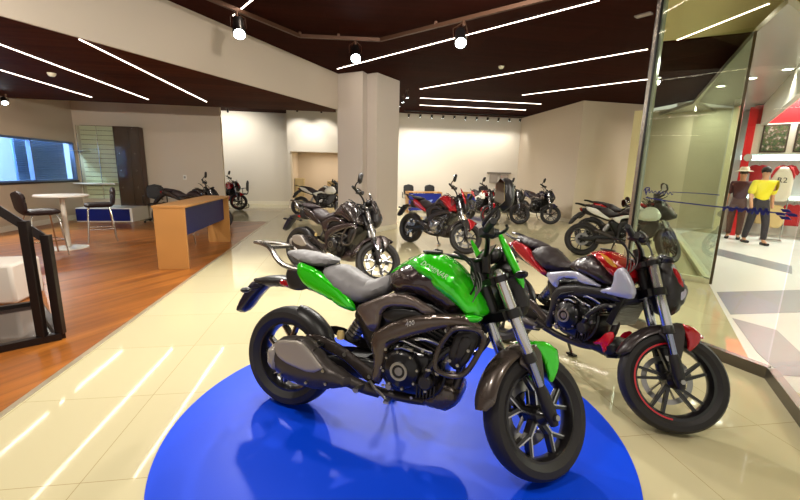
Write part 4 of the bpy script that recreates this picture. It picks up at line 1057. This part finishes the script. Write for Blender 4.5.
for k_ in (0, .115):
    a = (FRc[0] + dl.x * k_, FRc[1] + dl.y * k_); z1 = ZT - .03 + k_ * 1.05
    for dpt in (0., .46):
        g = MB(); p_ = (a[0] + w2.x * dpt, a[1] + w2.y * dpt)
        if dpt: g.quadbar(q_(a[0] + w2.x * .05, a[1] + w2.y * .05, z1 - .04), q_(*p_, z1 - .04), .05, .05)
        else: g.quadbar(q_(*p_, .05), q_(*p_, z1), .062, .05)
        g.build('upright' if not dpt else 'cross_bar', M_IRON, t, smooth=False, bevel=.003)
tp_ = [(FRc[0], FRc[1], ZT - .03), (FRc[0] + w2.x * .5, FRc[1] + w2.y * .5, ZT - .03), (FRc[0] + w2.x * .5 + dl.x * .7, FRc[1] + w2.y * .5 + dl.y * .7, ZT + .70), (FRc[0] + dl.x * .7, FRc[1] + dl.y * .7, ZT + .70)]
b = MB(); n_ = (Vector(tp_[1]) - Vector(tp_[0])).cross(Vector(tp_[3]) - Vector(tp_[0])).normalized()
if n_.z < 0: n_ = -n_
b.add([Vector(p) - O - n_ * .06 for p in tp_] + [Vector(p) - O for p in tp_], [(0, 1, 2, 3), (7, 6, 5, 4), (0, 4, 5, 1), (1, 5, 6, 2), (2, 6, 7, 3), (3, 7, 4, 0)])
bo = b.build('tilted_top', M_IRON, t, smooth=False, bevel=.004)
cnt = sum((Vector(p) for p in tp_), Vector()) / 4
pm = mat('printed_sheet', (120, 118, 128), .3)
nt_ = pm.node_tree; vz = nt_.nodes.new('ShaderNodeTexVoronoi'); vz.inputs['Scale'].default_value = 26
cr_n = nt_.nodes.new('ShaderNodeValToRGB'); cr_n.color_ramp.elements[0].color = (.05, .05, .08, 1); cr_n.color_ramp.elements[1].color = (.5, .5, .58, 1); cr_n.color_ramp.elements[1].position = .6
nt_.links.new(mapped(nt_), vz.inputs['Vector']); nt_.links.new(vz.outputs['Distance'], cr_n.inputs['Fac']); nt_.links.new(cr_n.outputs['Color'], nt_.nodes['Principled BSDF'].inputs['Base Color'])
b = MB(); q4 = [cnt + (Vector(p) - cnt) * .9 for p in tp_]
b.add([Vector(p) - O + n_ * .001 for p in q4] + [Vector(p) - O + n_ * .003 for p in q4], [(0, 1, 2, 3), (7, 6, 5, 4), (0, 4, 5, 1), (1, 5, 6, 2), (2, 6, 7, 3), (3, 7, 4, 0)])
b.build('printed_sheet', pm, bo, smooth=False)
pf = MB().box((-3.62, 4.72, .21), (.5, .5, .42), rz=R(6)).build('pouf', mat('white_upholstery', (214, 206, 196), .6, bump=(80, .1)), bevel=.03); tag(pf, 'white cube pouf behind the black stand at the left edge', 'pouf')

# ------------------------------------------------------------------ lettering on the front glass
def onp(s, z, off=-.008):
    q = PP + d1 * s; n = Vector((-d1.y, d1.x)); return Vector((q.x - n.x * .009 if False else q.x, q.y, z))
gt = thing('glass_lettering', 'blue line, script and arrow emblem stuck on the front glass', 'glass sticker', (PP.x, PP.y, 0))
M_BLU = mat('blue_vinyl_letter', (18, 26, 104), .4)
nrm = Vector((-d1.y, d1.x, 0)); viewside = -1 if nrm.dot(Vector((0, 0, 0)) - Vector((*PP, 0))) < 0 else 1
def gp(s, z): return Vector((d1.x * s, d1.y * s, z)) + nrm * (.0135 if viewside > 0 else -.0015)
def strip(mb, pts, th):
    for a, b in zip(pts, pts[1:]): mb.quadbar(gp(*a), gp(*b), .002, th)
mb = MB(); strip(mb, [(.10, 1.262), (.30, 1.245), (.62, 1.232), (1.0, 1.222), (1.19, 1.215)], .010); mb.build('lower_line', M_BLU, gt, smooth=False)
mb = MB(); strip(mb, [(.33, 1.325), (.55, 1.327), (.70, 1.322)], .006); mb.build('upper_line', M_BLU, gt, smooth=False)
mb = MB(); pts = []
for k in range(60):
    u = k / 59; pts.append((.07 + .27 * u, 1.318 + (.022 if u < .2 else .011) * math.sin(u * 2 * PI * 8) - .006 * u))
strip(mb, pts, .006); strip(mb, [(.10, 1.285), (.085, 1.35), (.12, 1.355), (.125, 1.32)], .009); mb.build('script', M_BLU, gt, smooth=False)
mb = MB()
for s0, dz in ((.74, 0), (.80, .003), (.86, -.002)): strip(mb, [(s0, 1.205), (s0 + .03, 1.24), (s0 + .05, 1.205), (s0 + .055, 1.235)], .014)
for s0 in (.93, .965, 1.0): strip(mb, [(s0, 1.195), (s0 + .012, 1.245), (s0 + .03, 1.2)], .014)
mb.build('letters', M_BLU, gt, smooth=False)
mb = MB()
def para(s, z, w, h, k):
    p = [(s, z), (s + w, z), (s + w - k, z - h), (s - k, z - h)]
    mb.add([gp(*q) for q in p] + [gp(*q) + nrm * .001 for q in p], [(0, 1, 2, 3), (7, 6, 5, 4), (0, 4, 5, 1), (1, 5, 6, 2), (2, 6, 7, 3), (3, 7, 4, 0)])
para(1.09, 1.25, .05, .022, -.02); para(1.06, 1.225, .05, .022, -.02); para(1.125, 1.225, .05, .022, -.02); para(1.09, 1.2, .055, .022, -.02)
mb.build('emblem', M_BLU, gt, smooth=False)

# ------------------------------------------------------------------ the mall outside
poly_slab('ceiling_mall_low', [(5.2, 4.72), (4.62, 3.9), (6.0, 4.5), (14, 12.5), (11, 13), (9.6, 11.6), (8.7, 9.2)], 3.25, 3.33, mat('grey_ceiling_panel', (176, 172, 166), .25, .3))
fs = MB(); wall_seg(fs, (6.0, 4.5), (14, 12.5), 2.75, 3.7, .1, -1); struct(fs.build('trim_9', mat('mall_fascia', (196, 190, 182), .35), smooth=False))
Sn, St = Vector((.755, .656, 0)), Vector((.656, -.755, 0))
def sp(u, t, z): return Sn * t + St * u + Vector((0, 0, z))
ROTS = math.atan2(St.y, St.x)
def sbox(mb, u, t, z, su, st_, sz): return mb.box(sp(u, t, z), (su, st_, sz), rz=ROTS)
struct(sbox(MB(), 1.2, 14.6, 1.8, 6, .1, 3.6).build('wall_shop', mat('shop_wall_white', (230, 222, 214), .5), smooth=False))
struct(MB().box((9.65, 10.3, 1.7), (.1, 2.6, 3.4), rz=.25).build('wall_mall', mat('cream_mall_wall', (206, 196, 174), .4), smooth=False))
struct(MB().box((8.35, 10.45, 1.62), (.36, .3, 3.24), rz=.6).build('column_mall', mat('pale_yellow_column', (232, 222, 170), .4), smooth=False))
M_RED = mat('shop_red', (196, 22, 26), .35)
struct(sbox(MB(), -.05, 13.55, 1.6, .16, .2, 3.2).build('column_shop', M_RED, smooth=False))
struct(sbox(MB(), 1.6, 13.62, 3.12, 3.3, .1, .72).build('trim_10', M_RED, smooth=False))
poly_slab('ceiling_shop', [tuple(sp(-.2, 13.5, 0).xy), tuple(sp(4.2, 13.5, 0).xy), tuple(sp(4.2, 14.7, 0).xy), tuple(sp(-.2, 14.7, 0).xy)], 3.5, 3.55, M_WHITE)
def poster(label, u0, u1, seed):
    t = thing('framed_poster', label, 'poster', sp((u0 + u1) / 2, 13.45, 2.43), (0, 0, ROTS), 'framed posters over the shop')
    MB().box((0, 0, 0), (u1 - u0, .03, .66)).build('poster_frame', mat('poster_frame_brown', (60, 44, 36), .4), t, smooth=False)
    pm = mat('poster_print_%d' % seed, (90, 80, 60), .4); n = pm.node_tree; v = n.nodes.new('ShaderNodeTexNoise'); v.inputs['Scale'].default_value = 15 + seed; v.inputs['Detail'].default_value = 4
    r = n.nodes.new('ShaderNodeValToRGB'); e = r.color_ramp.elements
    e[0].position = .35; e[0].color = (.02, .02, .015, 1); e[1].position = .68; e[1].color = (.42, .36, .32, 1)
    q = e.new(.46); q.color = (.06, .10, .03, 1); q = e.new(.55); q.color = (.10, .05, .04, 1)
    n.links.new(mapped(n), v.inputs['Vector']); n.links.new(v.outputs['Fac'], r.inputs['Fac']); n.links.new(r.outputs['Color'], n.nodes['Principled BSDF'].inputs['Base Color'])
    MB().box((0, -.018, 0), (u1 - u0 - .07, .008, .58)).build('poster_print', pm, t, smooth=False)
struct(sbox(MB(), 1.3, 13.52, 2.43, 2.7, .06, .72).build('trim_11', mat('poster_back_cream', (214, 206, 190), .5), smooth=False))
poster('framed team photograph, left one over the shop front', .18, .66, 1); poster('framed team photograph, right one cut by the picture edge', .78, 1.3, 2)
# lit shelf and rail of jerseys
sh = thing('light_box_shelf', 'bright white light strip shelf above the jerseys in the shop', 'shelf', sp(1.3, 14.3, 1.96), (0, 0, ROTS))
MB().box((0, 0, 0), (2.9, .3, .05)).build('shelf_board', M_WHITE, sh, smooth=False)
MB().box((0, -.155, .05), (2.9, .02, .12)).build('light_strip', mat('shop_light', (240, 250, 255), .5, emit=(214, 246, 255), estr=5.), sh, smooth=False)
sh = thing('lower_light_shelf', 'lower lit shelf behind the jersey stand in the shop', 'shelf', sp(1.3, 14.35, .95), (0, 0, ROTS))
MB().box((0, 0, 0), (2.9, .3, .05)).build('shelf_board', M_WHITE, sh, smooth=False)
MB().box((0, -.155, .05), (2.9, .02, .07)).build('light_strip', MATS['shop_light'], sh, smooth=False)
JERSEY = [(-.16, 0), (.16, 0), (.16, .33), (.22, .28), (.25, .36), (.16, .52), (.07, .55), (0, .52), (-.07, .55), (-.16, .52), (-.25, .36), (-.22, .28), (-.16, .33)]
def jersey(u, t, z, m, label, group, badge=None):
    q = thing('hanging_jersey', label, 'jersey', sp(u, t, z), (0, 0, ROTS), group)
    MB().inflate(JERSEY, .05, .05, res=.05, chaikin=0).build('jersey_cloth', m, q)
    MB().tube([(0, 0, .54), (0, 0, .60), (.02, 0, .63)], .006, 6).build('hanger_hook', M_CHR, q)
M_JW, M_JR, M_JC = mat('jersey_white', (226, 216, 200), .7), mat('jersey_red', (176, 30, 34), .7), mat('jersey_cream', (216, 186, 130), .7)
cols = [M_JR, M_JR, M_JW, M_JC]
for i, u in enumerate((.25, .78, 1.31, 1.84)):
    jersey(u, 14.1, 1.28, cols[i], ('leftmost red', 'second red', 'white', 'rightmost cream')[i] + ' jersey hanging in the upper row under the shop light', 'jerseys in the upper row')
for i, u in enumerate((.52, 1.05, 1.58)):
    jersey(u, 14.15, .30, (M_JC, M_JR, M_JC)[i], ('left cream', 'red', 'right cream')[i] + ' jersey hanging in the lower row of the shop', 'jerseys in the lower row')
# display stand with a large white jersey
q = thing('jersey_stand', 'chrome display stand holding a white jersey with red shoulders before the shop', 'display stand', sp(.68, 13.0, 0), (0, 0, ROTS))
MB().tube([(-.17, 0, .03), (-.17, 0, 1.45)], .014, 8).tube([(.17, 0, .03), (.17, 0, 1.45)], .014, 8).box((0, 0, .02), (.4, .3, .03)).build('stand_frame', M_CHR, q)
jb = MB().inflate([(-.19, .95), (.19, .95), (.2, 1.5), (.13, 1.72), (0, 1.76), (-.13, 1.72), (-.2, 1.5)], .07, .08, res=.05).build('white_jersey', M_JW, q)
for s in (-1, 1): MB().inflate([(s * .2, 1.45), (s * .215, 1.56), (s * .15, 1.74), (s * .07, 1.77), (s * .09, 1.70)], .075, .04, res=.03, chaikin=0).build('red_shoulder', M_JR, jb)
text_mesh('jersey_print', 'R2', .17, Matrix.Translation((0, -.072, 1.44)) @ Matrix.Rotation(R(90), 4, 'X'), mat('print_black', (30, 28, 28), .5), jb, .002, .0, 'CENTER')
MB().inflate([(-.17, .32), (.17, .32), (.17, .75), (.08, .86), (-.08, .86), (-.17, .75)], .05, .05, res=.05).build('cream_jersey', M_JC, q)
MB().disc((0, 0, 0), .09, .02, 'Y', 24).build('hat_disc', mat('grey_hat', (170, 160, 150), .5)).location = sp(.0, 13.4, 1.98)
ob = bpy.data.objects['hat_disc']; ob.name = 'round_sign'; ob.rotation_euler = (0, 0, ROTS); tag(ob, 'small round grey sign fixed to the red shop pillar', 'sign')

def person(label, loc, rz, skin_m, shirt_m, legs_m, hair_m, hat=None, height=1.72, stride=.12):
    t = thing('person', label, 'person', loc, (0, 0, rz))
    k = height / 1.72
    J = [((0, 0, .93), .115), ((0, 0, 1.12), .11), ((0, 0, 1.32), .13), ((0, 0, 1.45), .06), ((0, 0, 1.52), .05), ((.01, 0, 1.61), .088), ((.01, 0, 1.70), .062)]
    E_ = [(0, 1), (1, 2), (2, 3), (3, 4), (4, 5), (5, 6)]
    for s in (-1, 1):
        n = len(J); d = stride * s
        J += [((.0, s * .09, .88), .085), ((d * .7 + .03, s * .10, .48), .058), ((d * 1.2 - .02, s * .10, .09), .04), ((d * 1.2 + .13, s * .11, .03), .03)]
        E_ += [(0, n), (n, n + 1), (n + 1, n + 2), (n + 2, n + 3)]
        n = len(J)
        J += [((0, s * .17, 1.38), .055), ((-d * .3 - .02, s * .23, 1.12), .042), ((-d * .6 + .06, s * .24, .90), .032), ((-d * .6 + .09, s * .24, .82), .026)]
        E_ += [(2, n), (n, n + 1), (n + 1, n + 2), (n + 2, n + 3)]
    def skin(name, idx, edges, m, grow, par):
        me = bpy.data.meshes.new(name); mp = {q: i for i, q in enumerate(idx)}
        me.from_pydata([tuple(Vector(J[q][0]) * k) for q in idx], [(mp[a], mp[b]) for a, b in edges], [])
        o = bpy.data.objects.new(name, me); COL.objects.link(o); o.parent = par
        md = o.modifiers.new('skin', 'SKIN'); md.use_smooth_shade = True
        for i, q in enumerate(idx):
            sv = me.skin_vertices[0].data[i]; r = J[q][1] * k + grow
            sv.radius = (r * (.78 if q in (0, 1, 2) else 1), r); sv.use_root = (i == 0)
        ss = o.modifiers.new('smooth', 'SUBSURF'); ss.levels = 1; ss.render_levels = 2
        me.materials.append(m); return o
    body = skin('body', list(range(len(J))), E_, skin_m, 0, t)
    skin('shirt', [0, 1, 2, 3, 11, 12, 19, 20], [(0, 1), (1, 2), (2, 3), (2, 11), (11, 12), (2, 19), (19, 20)], shirt_m, .034, t)
    skin('trousers', [0, 1, 7, 8, 9, 15, 16, 17], [(0, 1), (0, 7), (7, 8), (8, 9), (0, 15), (15, 16), (16, 17)], legs_m, .018, t)
    MB().ball((-.012 * k, 0, 1.665 * k), .102 * k, 14, (1, .85, .95)).build('hair', hair_m, t)
    MB().ball((.095 * k, 0, 1.60 * k), .016, 8, (1.2, .8, 1.2)).build('nose', skin_m, body)
    for s in (-1, 1):
        MB().ball((d_ := .088 * k, s * .032, 1.625 * k), .010, 8).build('eye', mat('eye_dark', (26, 22, 22), .3), body)
        MB().box((-.02 if s > 0 else .02, s * .11, .03), (.25, .085, .06)).xf(lambda q: q).build('shoe', mat('shoe_dark', (40, 34, 34), .5), t, bevel=.02).location.x = stride * s * 1.2 * k + .05
    if hat:
        h = MB().lathe([(.0001, .10), (.07, .10), (.095, .06), (.1, .0), (.17, -.01), (.17, .0), (.1, .012)], (0, 0, 1.70 * k), 'Z', 24, close=False); h.build('hat', hat, t)
    return t
SK = mat('skin_tan', (196, 142, 110), .5)
g = sp(.36, 12.15, 0)
person('person in a yellow t-shirt and dark trousers walking past the shop', (g.x + .0, g.y, 0), R(-115), SK, mat('yellow_shirt', (226, 210, 40), .7), mat('dark_trousers', (46, 40, 46), .7), mat('dark_hair', (28, 22, 20), .6), None, 1.70, .16)
g = sp(-.02, 12.75, 0)
person('person in a dark top and pale sun hat standing beside the yellow t-shirt', (g.x, g.y, 0), R(-140), SK, mat('maroon_top', (70, 30, 34), .7), mat('brown_trousers', (92, 60, 50), .7), MATS['dark_hair'], mat('straw_hat', (216, 200, 176), .6), 1.66, .05)
# downlights of the mall
for i, q in enumerate(((7.34, 5.99), (7.40, 6.64), (7.49, 7.32))):
    t = thing('downlight', 'round recessed downlight in the grey mall ceiling', 'downlight', (q[0], q[1], 3.25), group='mall downlights')
    MB().lathe([(.07, 0), (.09, 0), (.09, -.008), (.07, -.008)], (0, 0, 0), 'Z', 24).build('trim_ring', M_WHITE, t)
    MB().disc((0, 0, -.006), .07, .005, 'Z', 24).build('lamp_face', mat('downlight_face', (255, 255, 250), .5, emit=(255, 252, 240), estr=14.), t)
    spot('downlight_beam', (q[0], q[1], 3.22), (q[0], q[1], 0), 60, 120, .06)
area('mall_corner_light', (8.9, 9.0), (9.4, 9.8), 3.2, 24, .5, (1, .95, .85))  # unseen area light added to brighten the wall behind the second glass front
area('mall_ceiling_light', (7.5, 1.0), (9.5, 4.0), 3.6, 260, 1.0, (1, .97, .92))
g = sp(1.2, 13.3, 0); a = area('shop_ceiling_light', (g.x - .8, g.y + .9), (g.x + .8, g.y - .9), 3.45, 150, .4, (.95, .98, 1))
area('office_light', (-8.0, 9.0), (-8.0, 11.0), 3.1, 230, .5, (.5, .70, 1))
area('niche_light', (-1.0, 16.6), (.2, 16.6), 2.1, 22, .2)

# ------------------------------------------------------------------ motorcycles in place
GREEN = mat('metallic_green', (44, 204, 14), .2, .25, coat=1)
GRAPH = mat('graphite_tank', (58, 46, 46), .25, .4, coat=.7)
SEATG = mat('grey_seat_vinyl', (128, 126, 128), .5, bump=(200, .15))
FEND = mat('graphite_mudguard', (78, 68, 62), .28, .4, coat=.5)
hero = roadster('motorcycle', 'large green naked motorcycle with grey seat standing on the round blue mat', (-.322, 2.341, .008), 121, 8,
    dict(main=GREEN, tank_side=GRAPH, seat=SEATG, fender=FEND, tip=GREEN, blade=GREEN, screen=mat('smoked_screen', (40, 36, 40), .12, coat=1),
         spar=mat('graphite_spar', (84, 72, 64), .24, .5, coat=.5), side=mat('graphite_cover', (104, 92, 86), .24, .5, coat=.5), plate=mat('plate_black', (24, 22, 40), .3), pan=FEND, rail=mat('rail_grey_alloy', (112, 108, 104), .25, .8)))
for o in bpy.data.objects:
    if o.parent and o.name == 'tank_lettering': drape(o, [c for c in o.parent.children if c.name == 'tank_cover'][0], .002)
    if o.parent and o.name == 'spar_lettering': drape(o, o.parent, .002)
RED = mat('metallic_red', (170, 10, 24), .2, .2, coat=1)
BROWN = mat('dark_tank_brown', (44, 32, 34), .32, .1, coat=.3)
SEATD = mat('dark_seat_vinyl', (46, 36, 38), .5, bump=(200, .15))
PEARL = mat('pearl_grey', (176, 176, 192), .22, .2, coat=.8)
DARKF = mat('dark_mudguard', (50, 42, 42), .3, .2, coat=.3)
red = naked('motorcycle', 'red and grey naked motorcycle with a red mudguard tip, parked right of the green one', (1.41, 3.14), 160, 9,
    dict(main=RED, tank_side=BROWN, seat=SEATD, fender=DARKF, tip=RED, blade=BROWN, wedge=PEARL, tail=RED, side=PEARL, stripe=mat('red_rim_tape', (200, 20, 34), .3, coat=.5), fin=mat('red_fin', (216, 20, 40), .25, coat=.8), accent=mat('gold_streak', (214, 150, 40), .3, coat=.6)), mirrors=(-1,))
white = naked('motorcycle', 'white half-faired motorcycle behind the glass post, nearer of the two by the right wall', (4.40, 6.62), 121, 8,
    dict(main=mat('pearl_white', (222, 220, 212), .2, coat=.9), tank_side=BROWN, seat=SEATD, fender=DARKF, tip=DARKF, blade=BROWN, wedge=MATS['pearl_white'], tail=MATS['pearl_white'], side=MATS['pearl_white'], accent=DARKF), mirrors=(-1, 1), sport=True)
MAIN = {'metallic_green': 'x'}
BLK = mat('gloss_graphite', (48, 40, 38), .25, .4, coat=.7)
copy_bike(hero, 'motorcycle', 'dark graphite naked motorcycle parked in front of the column', (-.60, 5.98), 134, 9,
    {'metallic_green': BLK, 'grey_seat_vinyl': SEATD, 'graphite_spar': GRAPH, 'graphite_cover': GRAPH, 'graphite_mudguard': GRAPH}, drop=('tank_lettering', 'spar_lettering'))
copy_bike(hero, 'motorcycle', 'red naked motorcycle with a silver engine cover just right of the column', (1.43, 8.07), 147, 8,
    {'metallic_green': RED, 'grey_seat_vinyl': SEATD, 'graphite_spar': DARKF, 'graphite_cover': DARKF, 'graphite_mudguard': DARKF, 'graphite_tank': BROWN, 'engine_black': MATS['machined_alloy']}, drop=('tank_lettering', 'spar_lettering', 'exhaust', 'crash_guard'))
copy_bike(red, 'motorcycle', 'white and red motorcycle leftmost in the row near the back right corner', (4.12, 12.3), 174, 8, {'dark_tank_brown': MATS['pearl_white'], 'pearl_grey': MATS['pearl_white']})
copy_bike(red, 'motorcycle', 'black motorcycle in the middle of the row near the back right corner', (4.95, 12.35), 170, 8, {'metallic_red': BLK, 'pearl_grey': BLK, 'red_rim_tape': MATS['black_rim'], 'red_fin': BLK, 'gold_streak': BLK})
BLU = mat('dark_blue_paint', (40, 36, 70), .25, .3, coat=.7)
copy_bike(red, 'motorcycle', 'dark blue motorcycle rightmost in the row near the back right corner', (5.93, 12.35), 170, 8, {'metallic_red': BLU, 'pearl_grey': MATS['graphite_cover'], 'red_rim_tape': MATS['black_rim'], 'red_fin': BLK, 'gold_streak': BLK})
copy_bike(white, 'motorcycle', 'black and red motorcycle behind the white one by the right wall', (5.15, 7.5), 121, 8, {'pearl_white': RED})
copy_bike(red, 'motorcycle', 'red motorcycle in the alcove beside the office chair', (-4.62, 15.5), 128, 8, {'pearl_grey': RED, 'dark_tank_brown': RED})
copy_bike(red, 'motorcycle', 'dark motorcycle parked behind the oak counter', (-4.17, 10.18), 101, 8, {'metallic_red': BLK, 'pearl_grey': BLK, 'red_rim_tape': MATS['black_rim'], 'red_fin': BLK, 'gold_streak': BLK})
copy_bike(white, 'motorcycle', 'white and grey half-faired motorcycle in front of the niche', (-1.25, 12.9), 104, 8, {'dark_tank_brown': MATS['graphite_cover']}, drop=('mirror',))

# the red machine in front stands without its mirror
for o in [c for c in red.children if c.name.split('.')[0] == 'mirror']:
    for q in list(o.children): bpy.data.objects.remove(q)
    bpy.data.objects.remove(o)

# ------------------------------------------------------------------ world and view
wd = bpy.data.worlds.new('world'); sc.world = wd; wd.use_nodes = True
bg = wd.node_tree.nodes['Background']; bg.inputs[0].default_value = (1, .93, .84, 1); bg.inputs[1].default_value = .5
sc.view_settings.view_transform = 'Standard'; sc.view_settings.look = 'None'; sc.view_settings.gamma = 1; sc.view_settings.use_curve_mapping = False
sc.view_settings.exposure = 0.5
sc.cycles.use_denoising = True
sc.cycles.max_bounces = 8; sc.cycles.diffuse_bounces = 4; sc.cycles.glossy_bounces = 4; sc.cycles.transparent_max_bounces = 12
sc.cycles.caustics_reflective = False; sc.cycles.caustics_refractive = False; sc.cycles.sample_clamp_indirect = 6
